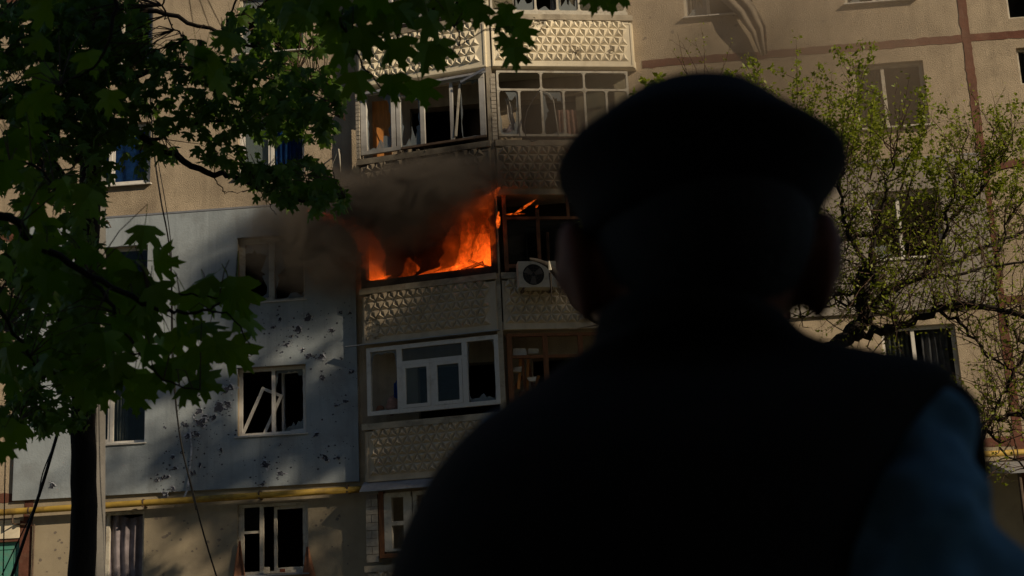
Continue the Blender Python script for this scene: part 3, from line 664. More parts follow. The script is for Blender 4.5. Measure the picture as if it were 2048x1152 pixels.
mb = MB()
for a in range(3):
    t = a*2.094+.5; c, s = math.cos(t), math.sin(t)
    mb.hexa([G.p(cu+c*q-s*w, .4175+dd+(.004 if w > 0 else 0), cz+s*q+c*w+Z0) for dd in (0, .002) for q, w in ((.03, -.03), (.18, -.07), (.19, .06), (.03, .03))])
mb.build('fan', mat('grey fan', (.12, .11, .10)), ac)
mb = MB()
for q in (.06, .11, .16): mb.tube([G.p(cu+q*math.cos(a*.39), .427, cz+q*math.sin(a*.39)+Z0) for a in range(17)], .0025, 4)
for a in range(8): mb.tube([G.p(cu+.03*math.cos(a*.785), .427, cz+.03*math.sin(a*.785)+Z0), G.p(cu+.215*math.cos(a*.785), .427, cz+.215*math.sin(a*.785)+Z0)], .0025, 4)
mb.build('fan_grille', m_steel, ac)
for u in (.45, 1.02): MB().fb(G, u, u+.03, .04, .40, 6.135, 6.168).build('bracket', m_steel, ac)
cn = empty('entrance_canopy', (8.1, -.8, 2.0+Z0), 'white sheet metal canopy on the wall at the lower right', 'canopy')
MB().hexa([(6.55, -1.5, 1.98+Z0), (9.8, -1.5, 1.98+Z0), (9.8, -.001, 2.16+Z0), (6.55, -.001, 2.16+Z0), (6.55, -1.5, 2.02+Z0), (9.8, -1.5, 2.02+Z0), (9.8, -.001, 2.36+Z0), (6.55, -.001, 2.36+Z0)]).build('roof_sheet', m_metal, cn)
for x in (6.75, 9.6): MB().tube([(x, -1.4, .7), (x, -1.4, 1.99+Z0)], .035, 8).build('post', m_steel, cn)

# ------------------------------------------------------------------ curtains, laundry and clutter
def sheet(fn, nu, nv, m, name, label, cat, group=None, th=.006):
    """a hanging cloth: fn(i,j in 0..1) -> point"""
    mb = MB(); mb.v = [tuple(fn(i/nu, j/nv)) for j in range(nv+1) for i in range(nu+1)]
    mb.f = [(j*(nu+1)+i, j*(nu+1)+i+1, (j+1)*(nu+1)+i+1, (j+1)*(nu+1)+i) for j in range(nv) for i in range(nu)]
    o = mb.build(name, m, None, True); md = o.modifiers.new('thickness', 'SOLIDIFY'); md.thickness = th
    return tag(o, label, cat, group)
def curtain(F, u0, u1, z0, z1, d, m, label, folds=5, amp=.03, seed=0, ragb=0., ragt=0., name='curtain', taper=0.):
    r = random.Random(seed); ph = [r.uniform(0, 6) for _ in range(4)]
    def fn(a, b):
        jb = ragb*(.5+.5*math.sin(a*9+ph[0]))*(.6+.4*math.sin(a*23+ph[1])); jt = ragt*abs(math.sin(a*7+ph[2]))
        z = (z0+jb)+(z1-jt-z0-jb)*b; s = 1-taper*b
        u = u0+(u1-u0)*(.5+(a-.5)*s)+.01*math.sin(b*5+a*7+ph[3])
        dd = d+amp*math.sin(a*folds*6.283+ph[0]+.5*math.sin(b*3))+amp*.4*math.sin(a*folds*13+ph[1]+b*2)
        return F.p(u, dd, z+Z0)
    return sheet(fn, folds*8, 8, m, name, label, 'curtain')
c_blue = cloth('dark blue fabric', (.025, .095, .34), .4, 9); c_lav = cloth('faded lavender fabric', (.30, .27, .30), .3, 5); c_terr = cloth('terracotta fabric', (.30, .15, .095), .25, 8)  # blue lightened so the maple window's sheets also carry its sky reflection
c_pale = cloth('pale net fabric', (.42, .40, .36), .2, 8, .5); c_pink = cloth('pink striped cloth', (.45, .27, .22), .3, 14); c_rag = cloth('grey white rag', (.40, .38, .35), .35, 12); c_beige = cloth('beige torn sheet', (.46, .40, .32), .15, 4, .5)
curtain(WALL, -7.55, -6.9, 9.36, 10.66, -.24, c_blue, 'dark blue curtain in the fourth floor window nearest the balconies', 6, .025, 1)
curtain(WALL, -11.2, -10.3, 9.36, 10.7, -.20, c_blue, 'blue sheet hung in the fourth floor window behind the maple', 3, .02, 2)
curtain(WALL, -11.6, -11.23, 9.36, 10.7, -.22, c_blue, 'narrow blue sheet in the left light of the maple window', 2, .02, 22)
curtain(WALL, -11.65, -10.30, .95, 2.30, -.16, c_lav, 'faded lavender curtain with ragged top in the ground floor window beside the pole', 7, .035, 3, ragt=.10)
curtain(WALL, -8.46, -8.02, .3, 1.60, .06, c_terr, 'terracotta curtain end hanging out on the left of the ground floor window', 1, .02, 4, taper=.93)
curtain(WALL, -7.10, -6.60, .3, 1.42, .07, c_terr, 'terracotta curtain end hanging out on the right of the ground floor window', 1, .02, 5, taper=.9)
curtain(WALL, -11.0, -10.75, 3.80, 5.1, -.30, c_pale, 'pale curtain drawn aside in the second floor window beside the pole', 4, .03, 6)
curtain(WALL, 4.88, 5.36, 9.36, 10.62, -.25, c_pale, 'pale net curtain in the hazy window right of the man', 5, .03, 7)
curtain(WALL, 4.9, 5.35, 3.8, 5.1, -.22, c_pale, 'pale curtain in the window behind the fruit tree limbs', 5, .03, 17)
curtain(WALL, 5.6, 6.1, 3.8, 5.1, -.24, c_lav, 'dull lavender curtain in the window behind the fruit tree limbs', 4, .03, 18)
curtain(WALL, 1.5, 1.72, 12.2, 13.5, -.2, c_pale, 'pale curtain strip in the top window with the torn sheet', 3, .03, 8)
curtain(RF, 1.40, 1.62, 12.28, 12.9, -.12, c_rag, 'white torn curtain behind the top balcony frame', 3, .03, 9)
def torn(a, b):
    P = [Vector((2.15, -.02, 12.95+Z0)), Vector((2.38, -.17, 12.5+Z0)), Vector((2.70, -.24, 12.08+Z0)), Vector((2.92, -.20, 11.62+Z0)), Vector((3.0, -.12, 11.08+Z0))]
    s = b*4; i = min(3, int(s)); f = s-i; p = P[i].lerp(P[i+1], f); w = .26+.16*math.sin(b*2.8)-.20*b
    q = p+Vector(((a-.5)*w*1.3, .03*math.sin(a*13+b*4)-.02*(1-a), (a-.5)*w*.55)); return q
sheet(torn, 14, 20, c_beige, 'torn_sheet', 'beige torn sheet blown out of the top window', 'sheet')
bl = MB()
for j in range(46): z = 9.38+j*.027; bl.fb(WALL, -8.2, -7.62, -.215, -.20, z, z+.021)
tag(bl.build('window_blind', mat('white blind slats', (.62, .64, .66), .6, .05)), 'white slatted blind in the fourth floor window', 'blind')
# storey four balcony, seen through the old steel frame
def rag1(a, b): return RF.p(.30+.13*b*b*-1+.20+(a-.5)*(.16-.06*b)+.02*math.sin(b*9), -.14+.03*math.sin(a*9+b*3), 9.5+.86*b+Z0)
sheet(rag1, 8, 10, c_rag, 'cloth', 'grey white cloth standing in the left light of the balcony frame', 'cloth')
def rag2(a, b): return RF.p(.22+.5*a, -.12+.04*math.sin(a*14+b*5), 9.5+Z0+b*(.12+.2*math.sin(a*3.1)**2+.05*math.sin(a*17)))
sheet(rag2, 14, 4, c_lav, 'cloth', 'crumpled lavender cloth on the balcony window board', 'cloth')
def towel(a, b): return RF.p(1.42+.40*a+.06*(1-b)*(a-.5), -.16+.025*math.sin(a*26)+.01*math.sin(b*5), 9.50+.62*b+Z0)
sheet(towel, 24, 6, c_pink, 'towel', 'pink striped towel drying behind the balcony frame', 'towel')
P = [RF.p(1.05, .03, 10.48+Z0), RF.p(.92, .05, 10.3+Z0), RF.p(.76, .07, 10.02+Z0), RF.p(.68, .09, 9.7+Z0), RF.p(.70, .1, 9.44+Z0), RF.p(.82, .1, 9.33+Z0), RF.p(.95, .1, 9.37+Z0)]
tag(MB().tube(P, .012, 6).build('loose_cable', m_cable, None, True), 'loose grey cable looped over the steel balcony frame', 'cable')
P = [RF.p(1.12, .0, 10.47+Z0), RF.p(1.25, .02, 10.4+Z0), RF.p(1.33, .02, 10.25+Z0), RF.p(1.37, .02, 9.8+Z0), RF.p(1.40, .02, 9.5+Z0)]
tag(MB().tube(P, .011, 6).build('bent_bar', m_oldwhite, None, True), 'bent white bar hanging from the middle of the steel frame', 'bar')
d4 = tag(MB().box(-5.35, -4.95, -.09, -.05, 8.45+Z0, 10.75+Z0).build('wooden_door', m_wood_or), 'orange wooden door leaf inside the balcony above the fire', 'door')
tag(MB().bar(LF.p(.26, -.16, 10.2+Z0), LF.p(.56, -.14, 9.42+Z0), .03, .02).build('plank', m_wood_or), 'thin orange plank leaning inside the broken balcony window', 'plank')
# storey two balcony clutter
def lump(name, c, r_, m, label, cat, seed, n=14):
    mb = MB().ball((0, 0, 0), 1, n, 9); out = []
    for v in mb.v:
        q = Vector(v); f = 1+.35*noise.noise(q*1.9+Vector((seed, 0, 0)))+.14*noise.noise(q*4.7+Vector((0, seed, 0))); out.append((c[0]+q.x*f*r_[0], c[1]+q.y*f*r_[1], c[2]+q.z*f*r_[2]))
    mb.v = out; return tag(mb.build(name, m, None, True), label, cat)
c = LF.p(.57, -.16, 4.14+Z0); lump('bundle', c, (.16, .11, .19), c_pink, 'pinkish stuffed bundle in the left light of the white balcony', 'bundle', 3)
c = LF.p(.30, -.14, 4.05+Z0); lump('bundle', c, (.09, .08, .10), c_terr, 'small rust coloured bundle in the corner of the white balcony', 'bundle', 5)
def bluec(a, b): return LF.p(.62+.10*a, -.12+.02*math.sin(a*8+b*3), 4.25+.32*b+.1*a*b+Z0)
sheet(bluec, 6, 6, c_blue, 'cloth', 'blue cloth hanging beside the pinkish bundle', 'cloth')
r = random.Random(5); chunks = []
for i, (u, z, l, a, mm, lb) in enumerate(((.38, 4.55, .62, 1.45, m_wood_or, 'orange'), (.47, 4.5, .7, 1.62, m_wood, 'dark brown'), (.55, 4.52, .66, 1.50, m_wood_or, 'rusty orange'), (.62, 4.5, .55, 1.7, m_wood, 'brown'), (.33, 4.35, .5, .9, m_wood, 'slanting brown'), (.70, 4.3, .5, 1.2, m_wood_or, 'short orange'))):
    p = RF.p(u, -.18-.03*i, z+Z0); q = RF.e*math.cos(a)*l/2+Vector((0, 0, math.sin(a)*l/2))
    tag(MB().bar(p-q, p+q, .055, .02, tuple(RF.n)).build('broken_board', mm), lb+' broken board piled upright in the wooden balcony frame', 'board', 'broken boards in the wooden balcony')
for i, (u, z, s, mm, lb) in enumerate(((.40, 4.98, .16, m_sill, 'pale chunk of concrete'), (.66, 4.97, .13, m_oldwhite, 'white chunk of plaster'), (.62, 4.42, .11, m_oldwhite, 'bright white shard of board'), (.34, 4.62, .1, m_sill, 'small pale chunk'), (.5, 4.12, .18, m_wood, 'dark lump of debris'))):
    c = RF.p(u, -.14, z+Z0); mb = MB()
    mb.hexa([tuple(c+Vector((x*s*r.uniform(.5, 1), y*s*r.uniform(.4, .8), zq*s*r.uniform(.25, .6)))) for zq in (-1, 1) for x, y in ((-1, -1), (1, -1), (1, 1), (-1, 1))])
    tag(mb.build('debris_chunk', mm), lb+' among the broken boards', 'debris')
tag(MB().box(-7.73, -7.64, -.115, -.03, .945+Z0, 1.06+Z0).build('paper_cup', m_oldwhite), 'small white box standing on the ground floor sill', 'box')
tag(MB().box(-7.42, -7.33, -.10, -.03, .945+Z0, 1.01+Z0).build('brick_piece', mat('red brick', (.28, .09, .05), .9, .3, 10)), 'red brick piece lying on the ground floor sill', 'brick')
p0 = at_y(681, 303, -.02)
P = [p0, p0+Vector((0, -.2, -.02)), p0+Vector((.02, -.22, -.15)), p0+Vector((.03, -.2, -.34)), p0+Vector((.03, -.18, -.52))]
tag(MB().tube(P, [.012, .016, .022, .016, .008], 6).build('hanging_cord', m_oldwhite, None, True), 'white cord hanging from a hook on the wall left of the balcony', 'cord')
tag(MB().tube([p0+Vector((0, -.2, -.02)), p0+Vector((-.2, -.03, -.36))], .007, 5).build('stay_wire', m_oldwhite), 'thin white stay wire beside the hanging cord', 'wire')

# ------------------------------------------------------------------ fire and smoke
def flame_mat():
    m, t, b, out = nodes('flame'); t.nodes.remove(b)
    vec = mk(t, 'ShaderNodeNewGeometry').outputs['Position']; vs = mapped(t, vec, (1, 1, .55))
    w = noise_tex(t, vs, 11.0, 8, .78, 2.0); big = noise_tex(t, vs, 2.6, 3, .6, .8); f = val(t, 'MULTIPLY', ramp(t, w, .48, .70), ramp(t, big, .36, .58))
    z = mk(t, 'ShaderNodeSeparateXYZ'); t.links.new(vec, z.inputs[0]); hot = ramp(t, z.outputs[2], 9.75, 8.55)
    f2 = val(t, 'POWER', f, 1.6)
    cr = mk(t, 'ShaderNodeValToRGB'); e = cr.color_ramp.elements; e[0].position = .0; e[0].color = (.55, .035, .003, 1); e[1].position = 1; e[1].color = (1, .44, .065, 1)
    k = cr.color_ramp.elements.new(.45); k.color = (1, .165, .011, 1)
    t.links.new(val(t, 'MULTIPLY', f2, val(t, 'ADD', .25, hot)), cr.inputs[0])
    em = mk(t, 'ShaderNodeEmission'); t.links.new(cr.outputs[0], em.inputs[0])
    t.links.new(val(t, 'MULTIPLY', f2, val(t, 'ADD', 1.5, val(t, 'MULTIPLY', hot, 17.0))), em.inputs[1]); t.links.new(em.outputs[0], out.inputs['Volume'])
    m.cycles.volume_step_rate = .35
    return m
m_flame = flame_mat()
fire = empty('fire', LF.p(1.5, -.1, 6.72+Z0), 'orange flames burning in the balcony window', 'fire')
def flame(path, rad, dep, seed):
    """a tongue of flame: a lumpy closed tube along (u, z, d) points on the balcony face"""
    rng = random.Random(seed); P = []; Rr = []
    for i in range(len(path)-1):
        for s in range(6):
            f = s/6; P.append([path[i][k]*(1-f)+path[i+1][k]*f for k in range(3)]); Rr.append(rad[i]*(1-f)+rad[i+1]*f)
    P.append(path[-1]); Rr.append(rad[-1]); mb = MB(); n = 16; vs = []
    for i, (u, z, d) in enumerate(P):
        for k in range(n):
            a = 2*math.pi*k/n; q = Vector((math.cos(a), math.sin(a)*dep, i*.28)); g = 1.2+.6*noise.noise(q*1.6+Vector((seed*3.1, 0, 0)))+.3*noise.noise(q*4+Vector((0, seed, 0)))
            vs.append(LF.p(u+math.cos(a)*Rr[i]*g, d+math.sin(a)*Rr[i]*dep*g, z+Z0))
    fs = [(i*n+k, i*n+(k+1) % n, (i+1)*n+(k+1) % n, (i+1)*n+k) for i in range(len(P)-1) for k in range(n)]
    fs += [tuple(reversed(range(n))), tuple(range((len(P)-1)*n, len(P)*n))]
    mb.add(vs, fs); return mb.build('flame', m_flame, fire, True)
flame([(2.45, 6.72, -.05), (2.55, 7.0, 0), (2.62, 7.35, .04), (2.62, 7.75, .1), (2.85, 8.05, .2), (3.15, 8.25, .3)], [.30, .27, .22, .18, .13, .03], .6, 1)
flame([(2.62, 6.73, -.02), (2.66, 6.95, 0), (2.68, 7.25, .02), (2.70, 7.6, .03)], [.2, .18, .12, .03], .8, 2)
flame([(2.15, 6.73, -.05), (2.25, 6.90, 0), (2.3, 7.2, .02), (2.4, 7.7, .05), (2.35, 8.0, .1)], [.20, .13, .10, .12, .03], .6, 3)
flame([(.34, 6.76, -.02), (.30, 7.0, .05), (.36, 7.25, .2), (.27, 7.5, .35), (.08, 7.75, .55), (-.35, 7.98, .8), (-.75, 8.1, .95)], [.15, .14, .19, .19, .14, .10, .02], .8, 4)
flame([(.30, 6.75, -.0), (.50, 6.76, 0), (.66, 6.80, .02)], [.08, .06, .02], .8, 5)
flame([(.95, 6.75, -.08), (1.1, 6.9, -.05), (1.05, 7.12, 0)], [.12, .13, .02], .7, 6)
flame([(1.3, 6.74, -.05), (1.5, 6.78, -.03), (1.75, 6.85, -.02)], [.05, .07, .02], .7, 7)
flame([(1.75, 6.76, -.2), (2.0, 7.1, -.2), (2.1, 7.5, -.15), (2.3, 7.9, 0)], [.22, .26, .22, .05], .5, 11)
flame([(1.7, 6.74, -.02), (1.95, 6.78, 0), (2.2, 6.84, 0)], [.08, .10, .04], .7, 8)
def ember(F, a, b, w, seed):
    mb = MB(); pa, pb = F.p(a[0], a[2], a[1]+Z0), F.p(b[0], b[2], b[1]+Z0); mb.tube([pa, pa.lerp(pb, .3), pa.lerp(pb, .7), pb], [w*.4, w, w*.8, w*.2], 8); return mb.build('flame', m_flame2, fire, True)
def ember_mat():
    m, t, b, out = nodes('licking flame'); t.nodes.remove(b); vec = mk(t, 'ShaderNodeNewGeometry').outputs['Position']
    em = mk(t, 'ShaderNodeEmission'); em.inputs[0].default_value = (1, .13, .01, 1); t.links.new(val(t, 'MULTIPLY', ramp(t, noise_tex(t, vec, 14, 5, .7, 1), .42, .66), 42), em.inputs[1]); t.links.new(em.outputs[0], out.inputs['Volume']); m.cycles.volume_step_rate = .5; return m
m_flame2 = ember_mat()
ember(RF, (.22, 7.79, .03), (.62, 7.80, .04), .022, 1); ember(RF, (.40, 7.80, .03), (.86, 8.1, .06), .032, 2); ember(RF, (.05, 7.5, .03), (.08, 7.85, .05), .05, 3); ember(RF, (.84, 7.93, .02), (.9, 8.0, .02), .025, 4)

def smoke_mat(name, dens, col, lo, hi, sc, soft=1.0, step=1.0, dist=.6, anis=.2, edge=0.0):
    m, t, b, out = nodes(name); t.nodes.remove(b)
    tc = mk(t, 'ShaderNodeTexCoord').outputs['Object']; pos = mk(t, 'ShaderNodeNewGeometry').outputs['Position']
    ln = mk(t, 'ShaderNodeVectorMath', operation='LENGTH'); t.links.new(tc, ln.inputs[0])
    fall = val(t, 'POWER', ramp(t, ln.outputs['Value'], 1.0, edge), soft)
    d = val(t, 'MULTIPLY', fall, ramp(t, val(t, 'ADD', noise_tex(t, pos, sc, 5, .6, dist), val(t, 'MULTIPLY', fall, .18)), lo, hi))
    pv = mk(t, 'ShaderNodeVolumePrincipled'); pv.inputs['Color'].default_value = (*col, 1); pv.inputs['Anisotropy'].default_value = anis
    t.links.new(val(t, 'MULTIPLY', d, dens), pv.inputs['Density']); t.links.new(pv.outputs[0], out.inputs['Volume']); m.cycles.volume_step_rate = step
    return m
def puff(name, c, r_, m, label, rot=0.0):
    bmm = bmesh.new(); bmesh.ops.create_icosphere(bmm, subdivisions=3, radius=1.0); me = bpy.data.meshes.new(name); bmm.to_mesh(me); bmm.free(); me.materials.append(m)
    o = link(name, me, c); o.scale = r_; o.rotation_euler = (0, rot, 0)
    return tag(o, label, 'smoke', None, 'stuff')
sm_in = smoke_mat('black smoke inside', 9.0, (.07, .055, .045), .30, .60, 1.8, .6)
sm_core = smoke_mat('dense black smoke', 5.2, (.20, .178, .155), .42, .62, 1.5, .8, edge=.3, dist=1.2)
sm_side = smoke_mat('brown drifting smoke', 3.9, (.25, .22, .187), .40, .62, 1.2, .8, edge=.2, dist=1.2)
sm_veil = smoke_mat('thin smoke veil', .95, (.50, .425, .34), .20, .75, .55, 1.1, 1.5)
puff('smoke', LF.p(1.40, -.32, 7.45+Z0), (1.35, .30, .85), sm_in, 'black smoke filling the burning balcony behind the flames')
puff('smoke', Vector((-4.2, -1.1, 8.32+Z0)), (2.2, 1.0, .78), sm_core, 'dense black smoke rolling out of the burning balcony', R(-6))
puff('smoke', Vector((-6.3, -.75, 7.75+Z0)), (2.1, .85, 1.5), sm_side, 'brown smoke drifting left across the grey facing', R(10))
sm_front = smoke_mat('smoke before the flames', 1.5, (.16, .14, .12), .38, .62, 1.7, .8, edge=.3, dist=1.2)
puff('smoke', Vector((-4.6, -1.25, 7.75+Z0)), (1.7, .55, .8), sm_front, 'ragged dark smoke drifting in front of the flames')
sm_up = smoke_mat('brownish rising smoke', 1.0, (.38, .325, .265), .34, .64, 1.0, 1.0, edge=.15, dist=1.0)
puff('smoke', Vector((-1.1, -1.5, 9.2+Z0)), (2.1, .85, 1.5), sm_up, 'brownish smoke rising past the steel framed balcony')
puff('smoke', Vector((2.9, -2.6, 9.8+Z0)), (4.7, 1.9, 4.2), sm_veil, 'thin smoke veil hanging before the right wall')

# ------------------------------------------------------------------ pole and wires
D = 14.2
pb = at(181, 1152, D)
pole = empty('utility_pole', (pb.x+.14, pb.y+.35, gz(pb.x, pb.y)), 'grey concrete utility pole behind the maple trunk', 'pole')
a = at(190, 1300, D+.35); b_ = at(197, -300, D+.35)
mb = MB(); mb.tube([(a.x, a.y, gz(a.x, a.y)-.3), (a.x, a.y, a.z), (b_.x, b_.y, b_.z)], [.105, .10, .08], 8); mb.build('shaft', m_pole, pole)
h = at(207, 445, D+.3); e = at(222, 455, D+.15); mb = MB(); mb.tube([h+Vector((-.05, .1, .02)), at(214, 441, D+.2), e, at(212, 455, D+.2)], .008, 5); mb.build('hook', m_steel, pole)
def wire(pts, depth, rr, label, group=None, bow=0):
    P = [at(x, y, depth) for x, y in pts]; Q = []
    for i in range(len(P)-1):
        p0, p1, p2, p3 = P[max(i-1, 0)], P[i], P[i+1], P[min(i+2, len(P)-1)]
        for s in range(5):
            t_ = s/5; Q.append(.5*((2*p1)+(p2-p0)*t_+(2*p0-5*p1+4*p2-p3)*t_*t_+(3*p1-p0-3*p2+p3)*t_**3))
    Q.append(P[-1]); return tag(MB().tube(Q, rr, 5).build('overhead_cable', m_cable, None, True), label, 'cable', group)
wire([(300, 180), (308, 300), (322, 400), (337, 480), (343, 560), (344, 700), (352, 810), (365, 900), (385, 980), (408, 1070), (440, 1175)], 13.8, .0085, 'thin black cable slanting down past the first grey window column', 'cables hanging before the wall')
wire([(303, 180), (313, 300), (330, 400), (341, 480), (344, 560), (347, 700), (355, 830), (372, 930), (392, 1020)], 14.0, .005, 'thinner twin of the slanting black cable beside the grey windows', 'cables hanging before the wall')
wire([(135, 800), (110, 885), (88, 960), (55, 1060), (18, 1170)], 13.0, .016, 'thick black cable slanting across the yellow pipe at the far left', 'cables hanging before the wall')
wire([(112, 880), (86, 945), (72, 1005), (35, 1085), (4, 1150)], 13.1, .006, 'thin black cable slanting beside the thick one at the far left', 'cables hanging before the wall')
wire([(16, 620), (13, 800), (10, 950), (6, 1170)], 13.4, .006, 'thin black cable hanging straight down at the left edge', 'cables hanging before the wall')
# ------------------------------------------------------------------ maples
HALF = [(.0, 1.0), (.07, .80), (.17, .80), (.12, .62), (.20, .52), (.37, .70), (.41, .60), (.58, .62), (.48, .46), (.40, .34), (.30, .24), (.46, .24), (.60, .12), (.42, .02), (.26, -.06), (.10, -.02)]
def leaf_outline(full=True):
    h = HALF if full else [HALF[i] for i in (0, 2, 4, 5, 7, 9, 10, 12, 14)]
    return [p for p in h]+[(0.0, 0.0)]+[(-x, y) for x, y in reversed(h[1:])]
def leaf_geo(full, curl, fold, petiole=True):
    o = leaf_outline(full); v = [(0, .26, .03)]
    for x, y in o: v.append((x, y, -fold*abs(x)-curl*max(0, y-.3)**2-.10*max(0, -y+.2)))
    n = len(o); f = [(0, 1+i, 1+(i+1) % n) for i in range(n)]
    if petiole:
        k = len(v); v += [(-.012, 0, 0), (.012, 0, 0), (.01, -.3, .05), (-.01, -.3, .05), (.008, -.62, .16), (-.008, -.62, .16)]; f += [(k, k+1, k+2, k+3), (k+3, k+2, k+4, k+5)]
    return np.array(v, float), f
def basis(axis, nrm):
    y = Vector(axis).normalized(); z = Vector(nrm); z = (z-y*z.dot(y)); z = z.normalized() if z.length > 1e-3 else y.orthogonal().normalized(); return y.cross(z), y, z
def merged_leaves(name, places, geo, m, parent, kind='stuff'):
    """places: list of (point, axis, normal, size) -> one mesh"""
    gv, gf = geo; nv = len(gv); V = np.empty((len(places)*nv, 3)); Fs = []
    for i, (p, ax, nn, s) in enumerate(places):
        x, y, z = basis(ax, nn); V[i*nv:(i+1)*nv] = np.array(p)+s*(gv[:, :1]*np.array(x)+gv[:, 1:2]*np.array(y)+gv[:, 2:]*np.array(z))
        k = i*nv; Fs += [tuple(q+k for q in f) for f in gf]
    mb = MB(); mb.v = list(map(tuple, V)); mb.f = Fs
    o = mb.build(name, m, parent)
    if kind: o['kind'] = kind
    return o
def rv(r, s=1.0): return Vector((r.gauss(0, s), r.gauss(0, s), r.gauss(0, s)))
def spline(P, n=6):
    P = [Vector(p) for p in P]; Q = []
    for i in range(len(P)-1):
        p0, p1, p2, p3 = P[max(i-1, 0)], P[i], P[i+1], P[min(i+2, len(P)-1)]
        for s in range(n):
            t_ = s/n; Q.append(.5*((2*p1)+(p2-p0)*t_+(2*p0-5*p1+4*p2-p3)*t_*t_+(3*p1-p0-3*p2+p3)*t_**3))
    Q.append(P[-1]); return Q
def limb(pts, r0, r1, sides=7, wob=0.0, seed=0):
    Q = spline(pts); r = random.Random(seed); n = len(Q)
    if wob: Q = [q+rv(r, wob) if 0 < i < n-1 else q for i, q in enumerate(Q)]
    return Q, MB().tube(Q, [r0+(r1-r0)*(i/(n-1)) for i in range(n)], sides)
def px_limb(pts, d0, d1, r0, r1, seed=0, wob=.01):
    n = len(pts); return limb([at(x, y, d0+(d1-d0)*i/max(1, n-1)) for i, (x, y) in enumerate(pts)], r0, r1, 7, wob, seed)
def nearest(Qs, p):
    best = None
    for Q in Qs:
        for q in Q[::2]:
            d = (q-p).length_squared
            if best is None or d < best[0]: best = (d, q)
    return best[1]
r = random.Random(23)
# the maple whose trunk stands left in the picture
tb = at(166, 1152, 13.4); base = Vector((tb.x, tb.y, gz(tb.x, tb.y)))
mp = empty('maple_tree', base, 'dark leafy maple whose bare trunk stands left before the pole', 'tree')
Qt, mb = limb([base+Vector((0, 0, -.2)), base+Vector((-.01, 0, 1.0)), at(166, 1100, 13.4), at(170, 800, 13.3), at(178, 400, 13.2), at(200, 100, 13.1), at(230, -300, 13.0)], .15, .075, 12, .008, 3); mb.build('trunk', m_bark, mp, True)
Ls = []
for i, (pts, d0, d1, r0, r1) in enumerate([
    ([(178, 420), (190, 300), (200, 235), (300, 282), (400, 338), (480, 357), (540, 385), (620, 400), (690, 395)], 13.2, 11.6, .05, .006),
    ([(-80, 232), (60, 232), (150, 236), (200, 235)], 12.4, 13.0, .02, .035),
    ([(200, 235), (280, 150), (400, 130), (520, 150), (640, 200), (690, 240)], 13.1, 11.8, .035, .004),
    ([(215, 60), (300, 20), (420, 60), (560, 120), (650, 190)], 13.0, 12.0, .03, .004),
    ([(178, 420), (110, 330), (40, 240), (-60, 120)], 13.2, 12.0, .035, .008),
    ([(176, 520), (110, 500), (50, 560), (10, 660)], 13.2, 11.8, .03, .004),
    ([(174, 600), (120, 640), (70, 740), (40, 840)], 13.2, 12.0, .025, .004),
    ([(174, 560), (240, 600), (300, 615), (350, 640)], 13.2, 12.2, .02, .003),
    ([(325, -20), (330, 30), (350, 60), (372, 76), (402, 80)], 12.0, 12.0, .009, .004),
    ([(472, -20), (462, 35), (440, 70), (400, 130)], 12.0, 12.2, .010, .005),
    ([(300, 282), (380, 250), (470, 240), (560, 250), (640, 245)], 12.8, 12.0, .018, .003),
    ([(420, 340), (445, 380), (455, 385), (485, 384)], 12.4, 12.3, .006, .002),
    ([(520, 375), (535, 410), (552, 430)], 12.0, 12.0, .005, .002),
    ([(80, 300), (90, 350), (120, 372), (150, 330)], 12.0, 12.2, .008, .003),
    ([(0, 330), (40, 355), (90, 400), (130, 420)], 12.0, 12.4, .010, .004)]):
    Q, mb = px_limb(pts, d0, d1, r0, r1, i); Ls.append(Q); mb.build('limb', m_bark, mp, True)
FAR = [(60, 50, 120, 80, 260, 12.2), (190, 60, 110, 90, 270, 12.4), (90, 170, 120, 80, 250, 12.2), (230, 150, 100, 90, 220, 12.4), (150, 260, 130, 50, 120, 12.3),
       (40, 320, 70, 80, 60, 11.8), (130, 330, 70, 100, 75, 12.2), (190, 330, 30, 120, 45, 12.6), (60, 560, 70, 90, 110, 12.0), (40, 700, 60, 90, 120, 12.0), (140, 520, 60, 110, 110, 12.6), (150, 690, 55, 110, 120, 12.8), (60, 820, 60, 55, 80, 12.2), (160, 800, 40, 60, 45, 12.7), (10, 480, 50, 60, 40, 11.8),
       (380, 130, 80, 60, 85, 12.3), (350, 230, 60, 40, 40, 12.4), (460, 170, 70, 60, 80, 12.2), (540, 150, 70, 60, 85, 12.0), (600, 190, 60, 60, 70, 11.8), (650, 200, 40, 70, 50, 11.7), (540, 230, 80, 45, 70, 12.0), (630, 255, 40, 30, 25, 11.8), (500, 50, 60, 40, 45, 12.1), (300, 300, 50, 30, 22, 12.6), (430, 240, 50, 40, 34, 12.2), (455, 305, 60, 28, 26, 12.0), (250, 330, 40, 30, 12, 12.7),
       (540, 350, 55, 28, 45, 11.8), (610, 350, 55, 32, 55, 11.6), (650, 395, 45, 28, 42, 11.6), (580, 385, 70, 22, 42, 11.7), (500, 330, 40, 20, 16, 12.0), (560, 40, 50, 40, 40, 12.0), (630, 60, 40, 60, 40, 12.0)]
places = []; tw = MB()
for cx, cy, rx, ry, n, dep in FAR:
    for _ in range(n):
        a = r.uniform(0, 6.283); q = math.sqrt(r.random()); p = at(cx+rx*q*math.cos(a), cy+ry*q*math.sin(a), dep+r.gauss(0, .38))
        ax = Vector((r.gauss(0, .55), r.gauss(0, .55), -1+r.gauss(0, .45))); nn = Vector((r.gauss(0, .7), -.6+r.gauss(0, .6), .7+r.gauss(0, .5)))
        s = r.uniform(.085, .15); places.append((p, ax, nn, s))
        if r.random() < .30:
            q_ = nearest(Ls, p)
            if (q_-p).length < 1.1:
                b0 = p-ax.normalized()*s*.6; tw.tube([q_, q_.lerp(b0, .5)+Vector((0, 0, .06)), b0], [.006, .004, .0022], 3, False)
